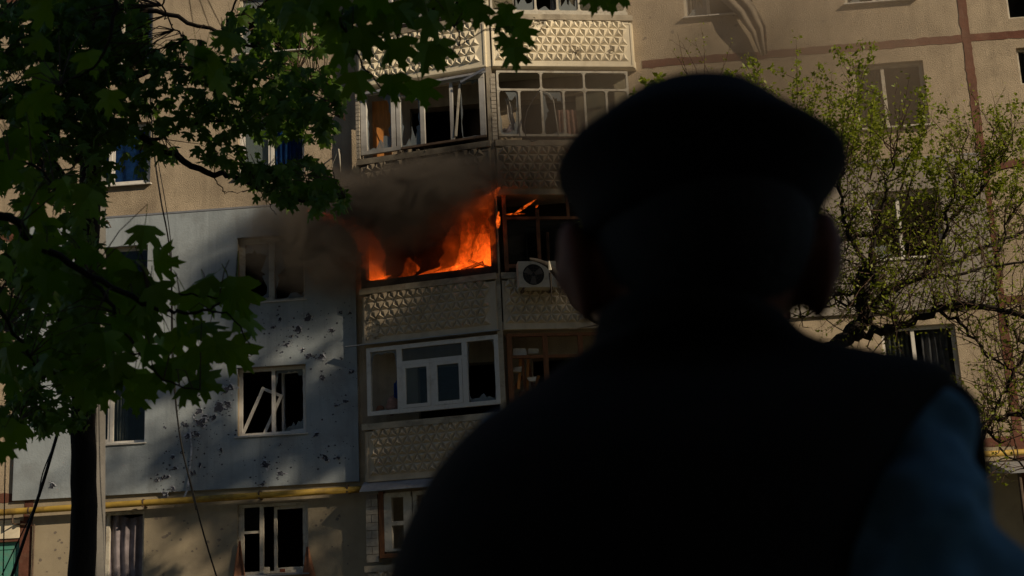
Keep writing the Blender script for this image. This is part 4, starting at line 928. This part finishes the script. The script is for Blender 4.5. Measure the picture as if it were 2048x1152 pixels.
merged_leaves('foliage', places, leaf_geo(True, .25, .22), m_maple, mp); tag(tw.build('twigs', m_twig, mp), None, kind='stuff')

# the second maple: its trunk is out of the picture, its boughs hang in from the left, every big leaf its own piece
b2 = at(-900, 900, 4.9); base2 = Vector((b2.x, b2.y, 0)); mp2 = empty('maple_tree', base2, 'near maple reaching in from the left and above with big drooping leaves', 'tree')
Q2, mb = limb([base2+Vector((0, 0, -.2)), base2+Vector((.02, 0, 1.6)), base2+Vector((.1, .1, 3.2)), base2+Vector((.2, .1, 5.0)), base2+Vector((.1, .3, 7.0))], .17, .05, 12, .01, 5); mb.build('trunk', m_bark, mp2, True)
N = []
for i, (pts, d0, d1, r0, r1) in enumerate([
    ([(-880, 100), (-300, -140), (200, -90), (640, -60), (900, -80), (1250, -60)], 4.8, 5.4, .05, .006),
    ([(-880, 500), (-300, 380), (0, 430), (60, 480), (180, 550), (300, 612), (345, 625), (420, 620), (462, 588)], 4.8, 5.2, .02, .003),
    ([(640, -60), (655, 0), (690, 60), (705, 95), (740, 150), (800, 205)], 5.3, 5.2, .008, .0025),
    ([(905, -75), (907, 0), (905, 40), (920, 75), (900, 110)], 5.3, 5.3, .006, .002),
    ([(1010, -75), (1030, 0), (1020, 40), (1022, 100)], 5.4, 5.4, .005, .002),
    ([(800, -65), (810, 20), (800, 80), (850, 140)], 5.3, 5.3, .007, .002),
    ([(180, 550), (215, 600), (260, 680), (330, 760), (400, 780)], 5.1, 5.0, .009, .002),
    ([(420, 620), (470, 640), (500, 690)], 5.2, 5.15, .004, .002),
    ([(-300, 380), (-80, 330), (60, 330), (110, 380)], 4.9, 5.1, .012, .003),
    ([(300, 612), (360, 590), (440, 596), (470, 590)], 5.2, 5.2, .005, .002),
    ([(200, -90), (230, 20), (200, 120), (120, 170)], 4.9, 5.0, .01, .002),
    ([(-300, 380), (-60, 560), (40, 680), (80, 760)], 4.9, 5.3, .012, .003)]):
    Q, mb = px_limb(pts, d0, d1, r0, r1, 40+i, .004); N.append(Q); mb.build('limb', m_bark, mp2, True)
LEAF = []
for i in range(4):
    gv, gf = leaf_geo(True, (.15, .35, .05, .5)[i], (.15, .3, .45, .22)[i]); mb = MB(); mb.v = list(map(tuple, gv)); mb.f = gf; LEAF.append(mb.mesh('leaf', m_maple2))
# (x, y, length px, droop angle in the picture: 0 = tip straight down, + = tip to the right)
BIG = [(845, 255-60, 80, 10), (870, 60, 85, 30), (850, 120, 80, -20), (800, 110, 80, 15), (760, 130, 85, -25), (730, 90, 90, 20), (700, 40, 80, -15), (760, 40, 90, 0), (820, 30, 85, 25), (880, 110, 75, 25), (895, 20, 70, 15), (690, 120, 80, 10), (670, 70, 80, -20), (640, 20, 80, 0), (720, 175, 80, 20), (785, 180, 75, 5), (665, 10, 80, 20), (740, 10, 90, -10), (850, 10, 80, 10),
       (955, 35, 62, -15), (940, 5, 60, 10), (1012, 48, 55, 30), (1035, 55, 55, 50), (1050, 75, 62, 40), (1003, 85, 40, -30), (1022, 95, 45, 0), (1030, 120, 62, 8), (1190, 5, 62, -10), (1225, 0, 70, 15), (1250, -10, 60, 25), (1150, -20, 45, 0), (1010, 25, 35, -10), (905, 40, 60, -30), (945, 20, 55, 30),
       (290, 480, 75, 5), (340, 525, 85, 80), (300, 545, 70, 40), (270, 575, 80, -10), (320, 600, 80, 20), (230, 540, 80, -30), (250, 620, 85, 10), (215, 590, 80, 0), (400, 565, 75, -60), (385, 610, 80, 30), (420, 605, 70, 20), (350, 650, 80, -10), (300, 660, 85, 15), (380, 680, 80, 35), (430, 660, 75, 60), (330, 700, 85, 0), (280, 720, 85, -15), (250, 690, 80, 10), (380, 740, 85, 25), (420, 770, 75, 65), (340, 760, 80, 5), (390, 790, 70, 40), (300, 780, 75, -5), (265, 770, 80, -20), (230, 740, 80, 5), (480, 610, 95, 20), (500, 650, 85, 35), (470, 590, 90, -5), (480, 715, 90, 30), (440, 700, 75, 40), (410, 720, 75, 20), (225, 660, 75, -10), (210, 700, 80, 0), (270, 810, 60, 0), (210, 800, 70, 10), (175, 650, 80, -20), (200, 620, 80, 10)]
for cx, cy, rx, ry, n in ((60, 40, 120, 60, 5), (120, 190, 140, 80, 5), (60, 330, 80, 60, 9), (120, 430, 90, 60, 11), (60, 560, 90, 80, 15), (150, 600, 70, 90, 14), (80, 720, 90, 80, 14), (170, 740, 60, 70, 9), (700, 30, 90, 50, 5), (800, 40, 90, 50, 3), (590, 20, 60, 40, 6), (430, 130, 60, 60, 5), (20, 900, 20, 30, 2), (300, 640, 90, 60, 8)):
    for _ in range(n):
        a = r.uniform(0, 6.283); q = math.sqrt(r.random()); BIG.append((cx+rx*q*math.cos(a), cy+ry*q*math.sin(a), r.uniform(55, 85), r.gauss(0, 35)))
tw = MB(); img_r = Vector(CR); img_d = -Vector(CU)
for i, (x, y, L_, ang) in enumerate(BIG):
    dep = 5.2+r.gauss(0, .18); L_ = max(38, L_*.92); s = L_/FPX*dep; a = R(ang+r.gauss(0, 6))
    ax = img_d*math.cos(a)+img_r*math.sin(a)+Vector(CF)*r.gauss(0, .35); nn = -Vector(CF)+rv(r, .45)+Vector((0, 0, .35))
    p = at(x-L_*.45*math.sin(a), y-L_*.45*math.cos(a), dep)
    o = link('leaf', LEAF[i % 4], p, mp2); X, Y, Zv = basis(ax, nn)
    o.rotation_euler = Matrix((X, Y, Zv)).transposed().to_euler(); o.scale = (s, s, s)
    q_ = nearest(N, p); b0 = p-Y*s*.6+Zv*s*.16
    if (q_-b0).length < 1.0: tw.tube([q_, q_.lerp(b0, .5)+Vector((0, 0, .03)), b0], [.0032, .0022, .0014], 3, False)
tag(tw.build('twigs', m_twig, mp2), None, kind='stuff')

# ------------------------------------------------------------------ fruit trees with fresh leaves
LV = (np.array([(0, 0, 0), (.28, .45, -.06), (0, 1, -.12), (-.28, .45, -.06)], float), [(0, 1, 2), (0, 2, 3)])
def shoot(r, p, d, length, r0, tw, leaves, n=7, up=.25, curve=.18, leafy=1.0, lsize=(.035, .065), lo=.25, side=None, sn=5):
    """a thin shoot: crooked line with leaf clusters; returns its points"""
    Q = [Vector(p)]; d = Vector(d).normalized(); st = length/n
    for i in range(n): d = (d+rv(r, curve)+Vector((0, 0, up*.25))).normalized(); Q.append(Q[-1]+d*st)
    tw.tube(Q, [max(.0018, r0*(1-.85*i/n)) for i in range(n+1)], 4 if r0 > .006 else 3, False)
    for i in range(n+1):
        if i/n < lo: continue
        for _ in range(int(leafy*4+r.random())):
            c = Q[i]+rv(r, .03); t_ = Vector((r.gauss(0, 1), r.gauss(0, 1), r.gauss(.1, .8)))
            leaves.append((c, t_, rv(r, 1), r.uniform(*lsize)))
    if side:
        for _ in range(sn):
            i = r.randint(1, n-1); dd = (Q[min(n, i+1)]-Q[i]).normalized()+rv(r, .8)
            shoot(r, Q[i], dd, length*r.uniform(.2, .5), r0*.5, tw, leaves, 4, up, curve*1.3, leafy*side, lsize, .3)
    return Q
rt = random.Random(77); DT = 20.0
fb = at(1575, 1000, DT); fbase = Vector((fb.x, fb.y, gz(fb.x, fb.y)))
ft = empty('fruit_tree', fbase, 'gnarled fruit tree with yellow green spring leaves right of the man', 'tree')
Q, mb = limb([fbase+Vector((0, 0, -.2)), at(1590, 900, DT), at(1625, 745, DT), at(1650, 708, DT), at(1700, 668, DT), at(1734, 634, DT)], .16, .095, 10, .015, 7); mb.build('trunk', m_bark, ft, True); TL = [Q]
for i, (pts, d0, d1, r0, r1) in enumerate([
    ([(1734, 634), (1728, 590), (1724, 550), (1738, 536)], DT, DT-.2, .085, .06), ([(1738, 536), (1760, 570), (1782, 612), (1790, 650)], DT-.2, DT-.6, .05, .03),
    ([(1700, 668), (1760, 662), (1804, 652), (1873, 620), (1934, 607), (2003, 622), (2080, 640)], DT, DT-1.2, .05, .028),
    ([(1630, 490), (1673, 484), (1743, 469), (1860, 447), (1934, 411), (1975, 350), (2000, 300)], DT+.6, DT+.2, .034, .010),
    ([(1734, 634), (1773, 584), (1847, 549), (1940, 510), (2060, 455)], DT, DT+.8, .045, .018),
    ([(1773, 590), (1840, 560), (1930, 545), (2060, 520)], DT, DT-.5, .026, .012),
    ([(1734, 634), (1700, 610), (1660, 612), (1600, 635)], DT, DT+.3, .022, .006), ([(1728, 590), (1690, 590), (1655, 590), (1620, 575)], DT, DT+.4, .02, .006),
    ([(1738, 536), (1700, 470), (1680, 380), (1665, 300)], DT-.2, DT+.3, .03, .008), ([(1738, 536), (1755, 460), (1770, 380), (1790, 300)], DT-.2, DT-.3, .028, .008),
    ([(1847, 549), (1890, 460), (1910, 380), (1935, 320)], DT+.3, DT, .024, .007), ([(1873, 620), (1930, 660), (1990, 720), (2060, 760)], DT-.6, DT-1, .02, .008),
    ([(2080, 640), (2030, 740), (1995, 810), (1960, 860)], DT-1, DT-.9, .024, .01), ([(2070, 830), (2020, 830), (1985, 845), (1960, 890)], DT-.8, DT-.8, .03, .012), ([(1975, 862), (2010, 905), (2060, 940)], DT-.8, DT-.8, .016, .008),
    ([(2060, 700), (2010, 640), (1990, 560), (2010, 470), (2040, 400)], DT+.5, DT+.3, .022, .008)]):
    Q, mb = px_limb(pts, d0, d1, r0*1.3, r1*1.25, 90+i, .022); TL.append(Q); mb.build('limb', m_bark, ft, True)
tw = MB(); lv = []
def up_dir(x0, y0, x1, y1, d): a, b_ = at(x0, y0, d), at(x1, y1, d); return a, b_-a
for x0, y0, x1, y1, lf in [(1578, 330, 1592, 80, 1.4), (1600, 330, 1628, 175, 1.2), (1560, 260, 1500, 120, 1.3), (1640, 330, 1665, 200, 1.2), (1672, 330, 1708, 95, 1.7), (1690, 320, 1735, 105, 1.7), (1700, 330, 1720, 215, 1.2), (1735, 330, 1752, 180, 1.5), (1740, 360, 1775, 235, 1.4), (1812, 400, 1838, 192, 1.5), (1800, 380, 1830, 260, 1.5), (1870, 420, 1880, 300, 1.3), (1878, 330, 1908, 225, .5), (1926, 400, 1925, 230, .7), (1950, 400, 1955, 300, .9), (1975, 360, 2020, 245, 1.3), (2000, 330, 2045, 200, .9), (2020, 420, 2046, 270, 1.5), (1660, 250, 1655, 140, .3), (1800, 260, 1822, 150, .15), (1790, 300, 1812, 190, .1), (2010, 290, 1995, 180, .05), (2025, 290, 2018, 190, .05), (1985, 400, 1992, 300, .8), (1620, 280, 1560, 190, .8), (1650, 260, 1690, 190, .4)]:
    for rep in range(2):
        d = DT+rt.gauss(0, .5); a, dv = up_dir(x0+rt.gauss(0, 5)*rep, y0, x1+rt.gauss(0, 10)*rep, y1+rep*rt.uniform(10, 60), d)
        shoot(rt, a, dv, dv.length*1.02, .009, tw, lv, 9, .1, .07, lf*1.7, (.045, .08), .12, 1.0 if lf > .4 else None, 4)
for Q in TL[1:]:
    for i in range(len(Q)):
        for _ in range(2):
            if rt.random() < (.95 if Q[i].z > 6.6 else .75):
                dd = Vector((rt.gauss(0, .8), rt.gauss(0, .8), rt.gauss(.55, .7))); shoot(rt, Q[i], dd, rt.uniform(.4, 1.4), .010, tw, lv, 8, .25, .22, .55 if Q[i].z > 6.6 else .26, (.04, .075), .3, .8, 4)
xs = [l for l in lv if l[0].z < 12]
tag(tw.build('twigs', m_twig, ft), None, kind='stuff'); merged_leaves('foliage', lv, LV, m_young, ft)

# a second fruit tree right behind the man: only its broken limb and top twigs show past him, its crown shades the wall to the left
cb = at(1380, 1000, 22.6); cbase = Vector((cb.x, cb.y, gz(cb.x, cb.y)))
f2 = empty('fruit_tree', cbase, 'fruit tree behind the man with one broken limb pointing left', 'tree')
hub = at(1360, 700, 22.6); Q, mb = limb([cbase+Vector((0, 0, -.2)), at(1375, 860, 22.6), hub], .15, .10, 10, .02, 9); mb.build('trunk', m_bark, f2, True); T2 = []
for i, (pts, d1, r0, r1) in enumerate([([(1360, 700), (1300, 540), (1290, 380), (1310, 260)], 22.9, .07, .012), ([(1360, 700), (1400, 500), (1420, 330), (1405, 200)], 22.4, .07, .012), ([(1360, 700), (1480, 560), (1540, 420), (1560, 330)], 22.0, .06, .012), ([(1300, 540), (1240, 440), (1220, 340)], 23.3, .04, .01), ([(1400, 500), (1340, 400), (1350, 250)], 21.8, .04, .01)]):
    Q, mb = px_limb(pts, 22.6, d1, r0, r1, 200+i, .02); T2.append(Q); mb.build('limb', m_bark, f2, True)
Q, mb = px_limb([(1330, 690), (1260, 650), (1200, 640), (1172, 622), (1150, 606), (1135, 575), (1112, 548), (1097, 532), (1078, 522), (1060, 518)], 22.0, 16.5, .095, .016, 220, .0); mb.build('broken_limb', m_bark, f2, True)
MB().tube([at(1100, 540, 17.3), at(1098, 522, 17.3)], [.022, .008], 5).build('splinter', m_oldwhite, f2)
tw = MB(); lv = []
for pts, r0 in (([(1100, 545), (1102, 575), (1104, 608)], .016), ([(1130, 562), (1122, 580), (1118, 594)], .014), ([(1195, 650), (1165, 655), (1140, 660)], .012)):
    MB().tube([at(x, y, 17.4) for x, y in pts], [r0, r0*.7, r0*.25], 5).build('snapped_twig', m_bark, f2)
for x0, y0, x1, y1, lf in [(1390, 200, 1350, 66, .05), (1405, 190, 1412, 40, .55), (1425, 180, 1428, 70, .6), (1400, 170, 1378, 62, .15), (1430, 170, 1466, 85, .4), (1380, 160, 1345, 100, .3), (1440, 180, 1500, 110, .2)]:
    a, dv = up_dir(x0, y0, x1, y1, 22.4); shoot(rt, a, dv, dv.length, .008, tw, lv, 9, .05, .08, lf, (.03, .055), .35, .6, 2)
for Q in T2:
    for i in range(len(Q)):
        for _ in range(5):
            q = Q[i]; dd = Vector((rt.gauss(0, .8), rt.gauss(0, .8), rt.gauss(.2, .6))); shoot(rt, q, dd, rt.uniform(.3, .8), .012, tw, lv, 6, .2, .2, 2.4, (.08, .14), .2, 1.0, 4)
tag(tw.build('twigs', m_twig, f2), None, kind='stuff'); merged_leaves('foliage', lv, LV, m_young, f2)

# a tall tree right of the picture: its crown shades the lower left of the block
ra = random.Random(31); ab = Vector((21.8, -15.0, gz(21.8, -15)))
ta = empty('acacia_tree', ab, 'tall leafy tree standing in the yard right of the fruit tree', 'tree')
Q, mb = limb([ab+Vector((0, 0, -.2)), ab+Vector((-.1, .1, 4)), ab+Vector((-.5, .3, 9)), ab+Vector((-1.6, .6, 16)), ab+Vector((-2.8, .8, 23))], .24, .04, 10, .02, 12); mb.build('trunk', m_bark, ta, True); AL = [Q]
tw = MB(); lv = []; ctr = Vector((18.7, -14.2, 19.5+Z0))
for i in range(30):
    s = Q[int(len(Q)*ra.uniform(.62, .98))]; e = ctr+Vector((ra.uniform(-3.3, 3.2), ra.uniform(-1.8, 1.8), ra.uniform(-2.2, 2.3)))
    L_, mb = limb([s, s.lerp(e, .5)+Vector((0, 0, .5)), e], .06, .012, 6, .03, 500+i); mb.build('limb', m_bark, ta, True)
    for j in range(len(L_)//3, len(L_)):
        for _ in range(3): shoot(ra, L_[j], rv(ra, 1)+Vector((0, 0, .2)), ra.uniform(.4, .9), .01, tw, lv, 5, .1, .25, 2.0, (.10, .17), .2)
tag(tw.build('twigs', m_twig, ta), None, kind='stuff'); merged_leaves('foliage', lv, LV, m_maple2, ta)

# ------------------------------------------------------------------ the man in the flat cap, seen from behind
DM = 1.03
hp = at(1405, 480, DM); fr = Vector((math.cos(YAW), math.sin(YAW), 0)); ff = Vector((-math.sin(YAW), math.cos(YAW), 0))
PB = Vector((hp.x, hp.y, 0))
PERS = empty('person', PB, 'person in flat cap, dark vest and blue shirt seen from behind', 'person')
def loc(px, py, d=DM): p = at(px, py, d)-PB; return Vector((p.dot(fr), p.dot(ff), p.z))
def Wd(l): return PB+fr*l[0]+ff*l[1]+Vector((0, 0, l[2]))
def body_mat(name, col, rough=.9, var=.2, sc=60, bump=.2, sss=0):
    return mat(name, col, rough, var, sc, bump, 300, spec=.15)
m_skin = mat('weathered skin', (.20, .075, .045), .65, .15, 20, .15, 120, spec=.25); m_hair = mat('short dark hair', (.015, .0125, .010), .8, .3, 60, .5, 200)
m_cap = body_mat('black wool cap', (.011, .009, .0075)); m_vest = body_mat('black vest cloth', (.014, .0115, .009)); m_shirt = body_mat('blue cotton shirt', (.12, .25, .36)); m_trou = body_mat('dark trousers', (.02, .02, .022)); m_shoe = body_mat('black leather shoe', (.012, .011, .010), .5)
def cap_(mb, pts, rad, n=14):                 # a chain of round sections with rounded ends, local coordinates
    P = [Vector(p) for p in pts]; Q = []; Rr = []
    for i in range(len(P)-1):
        for s in range(5):
            t_ = s/5; Q.append(P[i].lerp(P[i+1], t_)); Rr.append(rad[i]+(rad[i+1]-rad[i])*t_)
    Q.append(P[-1]); Rr.append(rad[-1]); mb.tube([Wd(q) for q in Q], Rr, n); mb.ball(Wd(Q[0]), Rr[0]*.995, n, 8); mb.ball(Wd(Q[-1]), Rr[-1]*.995, n, 8)
def ell(mb, c, r_, rot=0.0, n=20):
    t = MB().ball((0, 0, 0), 1, n, 14); c_, s_ = math.cos(rot), math.sin(rot)
    mb.add([Wd((c[0]+x*r_[0]*c_-y*r_[1]*s_, c[1]+x*r_[0]*s_+y*r_[1]*c_, c[2]+z*r_[2])) for x, y, z in t.v], t.f)
def loft(mb, rings, n=32, pw=2.4):            # rings: (z, left, right, back y, front y)
    vs = []
    for z, l, rr, yb, yf in rings:
        cx, hx, cy, hy = (l+rr)/2, (rr-l)/2, (yb+yf)/2, (yf-yb)/2
        for k in range(n):
            a = 2*math.pi*k/n; ca, sa = math.cos(a), math.sin(a); vs.append(Wd((cx+hx*math.copysign(abs(ca)**(2/pw), ca), cy+hy*math.copysign(abs(sa)**(2/pw), sa), z)))
    m_ = len(rings); fs = [(i*n+k, i*n+(k+1) % n, (i+1)*n+(k+1) % n, (i+1)*n+k) for i in range(m_-1) for k in range(n)]
    fs += [tuple(reversed(range(n))), tuple(range((m_-1)*n, m_*n))]; mb.add(vs, fs)
def fuse(o, vox, it=6, fac=.5):
    a = o.modifiers.new('remesh', 'REMESH'); a.mode = 'VOXEL'; a.voxel_size = vox; a.use_smooth_shade = True
    b_ = o.modifiers.new('smooth', 'SMOOTH'); b_.factor = fac; b_.iterations = it; return o
YH = R(4)                                     # head turned a little towards the fire on the left
def hrot(x, y, z): return (x*math.cos(YH)-y*math.sin(YH), x*math.sin(YH)+y*math.cos(YH), z)
HC = loc(1402, 470); hx, hz = HC.x, HC.z
def H(x, y, z): q = hrot(x, y, 0); return (hx+q[0], q[1], hz+z)
body = MB()
ell(body, H(0, 0, .0), (.075, .098, .090), YH); ell(body, H(0, .035, -.055), (.060, .068, .075), YH); ell(body, H(0, .06, -.095), (.038, .045, .03), YH)
cap_(body, [H(0, .100, .0), H(0, .118, -.028)], [.011, .017]); cap_(body, [H(-.02, .09, .018), H(.02, .09, .018)], [.018, .018])
cap_(body, [H(-.022, .098, -.063), H(.022, .098, -.063)], [.008, .008])
for s in (-1, 1):
    ell(body, H(s*.032, .088, .002), (.014, .012, .010), YH); ell(body, H(s*.045, .07, -.03), (.03, .03, .03), YH)
nl, nr = loc(1215, 690), loc(1570, 690)
cap_(body, [((nl.x+nr.x)/2, .01, 1.38), ((nl.x+nr.x)/2, .0, nl.z), (hx, .005, hz-.05)], [.055, .054, .057])
loft(body, [(.86, -.14, .12, -.10, .11), (1.0, -.14, .11, -.10, .12), (1.2, -.155, .075, -.10, .12), (1.33, -.155, .07, -.09, .11), (1.40, -.13, .08, -.08, .09), (1.44, -.07, .07, -.06, .06)])
def arm(mb, sh, el, wr, r0, r1, r2): cap_(mb, [sh, el], [r0, r1]); cap_(mb, [el, wr], [r1*.95, r2])
def hand(mb, w, dirv, side, up):
    d = Vector(dirv).normalized(); u = Vector(up).normalized(); s = d.cross(u); w = Vector(w)
    cap_(mb, [w, w+d*.045], [.026, .034]); cap_(mb, [w+d*.05+s*.022, w+d*.085+s*.024], [.022, .018]); cap_(mb, [w+d*.05-s*.022, w+d*.085-s*.024], [.022, .018])
    for k, (off, L_) in enumerate(((.033, .062), (.011, .075), (-.011, .070), (-.032, .055))):
        b0 = w+d*.085+s*off; b1 = b0+d*L_*.5+u*.008; b2 = b1+d*L_*.30+u*.028; b3 = b2+d*L_*.05+u*.024; cap_(mb, [b0, b1, b2, b3], [.0095, .009, .0082, .007], 10)
    t0 = w+d*.03+s*.03*side; cap_(mb, [t0, t0+d*.03+s*.025*side+u*.01, t0+d*.058+s*.028*side+u*.025], [.013, .011, .009], 10)
RS = loc(1838, 950, .985)
LS = loc(1065, 965, 1.10)
RE = Vector((loc(1840, 1152, .94).x+.02, -.13, 1.14)); RW = Vector((.06, -.17, .97)); LE = Vector((LS.x-.015, .03, 1.12)); LW = Vector((-.07, -.17, .95))
cap_(body, [RS, loc(1834, 1060, .95), loc(1830, 1170, .94), RE], [.034, .040, .044, .042]); cap_(body, [RE, RW], [.042, .029]); arm(body, LS, LE, LW, .046, .042, .029)
hand(body, RW, (-.8, -.05, -.55), 1, (0, -1, .1)); hand(body, LW, (.75, -.1, -.6), -1, (0, -1, .1))
for s in (-1, 1):
    hipx = s*.085; cap_(body, [(hipx, 0, .90), (s*.10, .01, .48)], [.088, .056]); cap_(body, [(s*.10, .01, .48), (s*.105, -.02, .09)], [.055, .036]); cap_(body, [(s*.105, -.03, .045), (s*.115, .10, .035)], [.038, .032])
ear = body
for (cx, cy, w, h_, tilt, d) in ((1156, 545, 36, 108, -.13, 1.03), (1641, 530, 44, 114, .12, 1.02)):
    c = loc(cx, cy, d); k = d/FPX; t = MB().ball((0, 0, 0), 1, 20, 14)
    vs = []
    for x, y, z in t.v:
        wz = 1 if z > 0 else .78; X = x*w*k*wz*(1 if z > -.3 else 1-.3*(-z-.3)); Zz = z*h_*k; Y = y*.028
        X2 = X*math.cos(tilt)-(-Zz)*math.sin(tilt)*-1; vs.append(Wd((c.x+X+Zz*math.tan(tilt), c.y-.0+Y+abs(x)*.0, c.z+Zz)))
    ear.add(vs, t.f)
    q = 1 if cx > 1400 else -1; cap_(ear, [(c.x-q*.004, c.y+.006, c.z), (c.x-q*.035, c.y+.012, c.z-.005)], [.022, .03])
fuse(body.build('body', m_skin, PERS, True), .005, 4)
hr = MB(); ell(hr, H(0, -.012, .005), (.078, .098, .085), YH); fuse(hr.build('hair', m_hair, PERS, True), .006, 3)
# cap: outline rings taken level by level
cp = MB(); rg = []
for y, a, b_, yb, yf in ((470, 1172, 1630, -.100, .100), (445, 1163, 1640, -.108, .108), (415, 1157, 1655, -.115, .118), (385, 1148, 1678, -.122, .128), (350, 1130, 1697, -.130, .140), (322, 1118, 1694, -.133, .147), (292, 1113, 1668, -.131, .150), (262, 1127, 1640, -.126, .148), (232, 1158, 1616, -.116, .140), (205, 1190, 1588, -.103, .125), (180, 1226, 1556, -.085, .105), (160, 1264, 1520, -.063, .082), (147, 1305, 1488, -.04, .055), (140, 1350, 1440, -.015, .03)):
    dd = DM+yb*.30*min(1, max(0, (345-y)/120)); l, q = loc(a, y, dd), loc(b_, y, dd); rg.append(((l.z+q.z)/2, l.x, q.x, yb, yf))
loft(cp, rg, 36, 2.1); capo = fuse(cp.build('flat_cap', m_cap, PERS, True), .004, 2)
pk = MB(); vs = []
for j in range(2):
    for i in range(13):
        a = math.pi*(i/12); q = H(.072*math.cos(a), .085+.085*math.sin(a), .05-.035*math.sin(a)-.006*j); vs.append(Wd(q))
n = 13; pk.add(vs, [tuple(range(n)), tuple(reversed(range(n, 2*n)))]+[(i, (i+1) % n, n+(i+1) % n, n+i) for i in range(n)]); pk.build('cap_peak', m_cap, PERS)
# vest, outline rings level by level
vr = []
for y, a, b_, yb, yf in ((672, 1228, 1540, -.072, .055), (690, 1218, 1552, -.078, .06), (705, 1180, 1568, -.078, .065), (722, 1135, 1650, -.066, .07), (742, 1100, 1765, -.058, .075), (760, 1072, 1850, -.064, .08), (782, 1040, 1885, -.074, .085), (810, 1004, 1880, -.088, .09), (850, 952, 1830, -.105, .10), (900, 908, 1785, -.120, .11), (950, 872, 1750, -.130, .12), (1000, 847, 1722, -.134, .125), (1060, 820, 1695, -.138, .13), (1152, 790, 1660, -.140, .135), (1300, 778, 1640, -.14, .135)):
    l, q = loc(a, y), loc(b_, y); vr.append(((l.z+q.z)/2, l.x, q.x, yb, yf))
zl, ll, lr_ = vr[-1][:3]; vr += [(1.15, ll+.02, lr_-.02, -.14, .14), (1.0, ll+.035, lr_-.03, -.135, .14), (.86, ll+.03, lr_-.02, -.14, .145)]
vb = MB(); loft(vb, list(reversed(vr)), 40, 2.5)
c0, c1 = loc(1216, 672), loc(1556, 714)
rgc = [Wd(((c0.x+c1.x)/2+(c1.x-c0.x)/2*math.cos(a*math.pi/12), -.005+.068*math.sin(a*math.pi/12), (c0.z+c1.z)/2+(c1.z-c0.z)/2*math.cos(a*math.pi/12)-.012*math.sin(a*math.pi/12))) for a in range(25)]
vb.tube(rgc, .013, 10)
cap_(vb, [loc(1650, 798), loc(1800, 826, 1.02), loc(1893, 830, 1.03), loc(1920, 868, 1.04), loc(1941, 955, 1.06)], [.026, .028, .028, .019, .016])
fuse(vb.build('vest', m_vest, PERS, True), .006, 8)
# sleeves of the blue shirt, with soft folds
sb = MB()
cap_(sb, [loc(1842, 858, .985), loc(1838, 950, .965), loc(1834, 1060, .95), loc(1830, 1170, .94), RE], [.030, .045, .057, .070, .066], 18); cap_(sb, [RE, RW.lerp(RE, .12)], [.06, .045]); 
cap_(sb, [LS, LE], [.058, .055]); cap_(sb, [LE, LW.lerp(LE, .12)], [.054, .042])
so_ = fuse(sb.build('shirt', m_shirt, PERS, True), .006, 6)
tx = bpy.data.textures.new('folds', 'CLOUDS'); tx.noise_scale = .055; tx.noise_depth = 1
dm = so_.modifiers.new('folds', 'DISPLACE'); dm.texture = tx; dm.texture_coords = 'LOCAL'; dm.strength = .042; dm.mid_level = .5
tb_ = MB()
for s in (-1, 1):
    cap_(tb_, [(s*.088, 0, .88), (s*.102, .01, .48)], [.105, .075]); cap_(tb_, [(s*.102, .01, .48), (s*.106, -.02, .07)], [.074, .062])
loft(tb_, [(.78, -.18, .18, -.115, .12), (.9, -.172, .172, -.115, .12), (1.0, -.168, .168, -.11, .12)]); fuse(tb_.build('trousers', m_trou, PERS, True), .008, 6)
for s in (-1, 1):
    q = MB(); cap_(q, [(s*.106, -.045, .048), (s*.112, .04, .045), (s*.118, .125, .038)], [.045, .047, .036]); fuse(q.build('shoe', m_shoe, PERS, True), .006, 3)
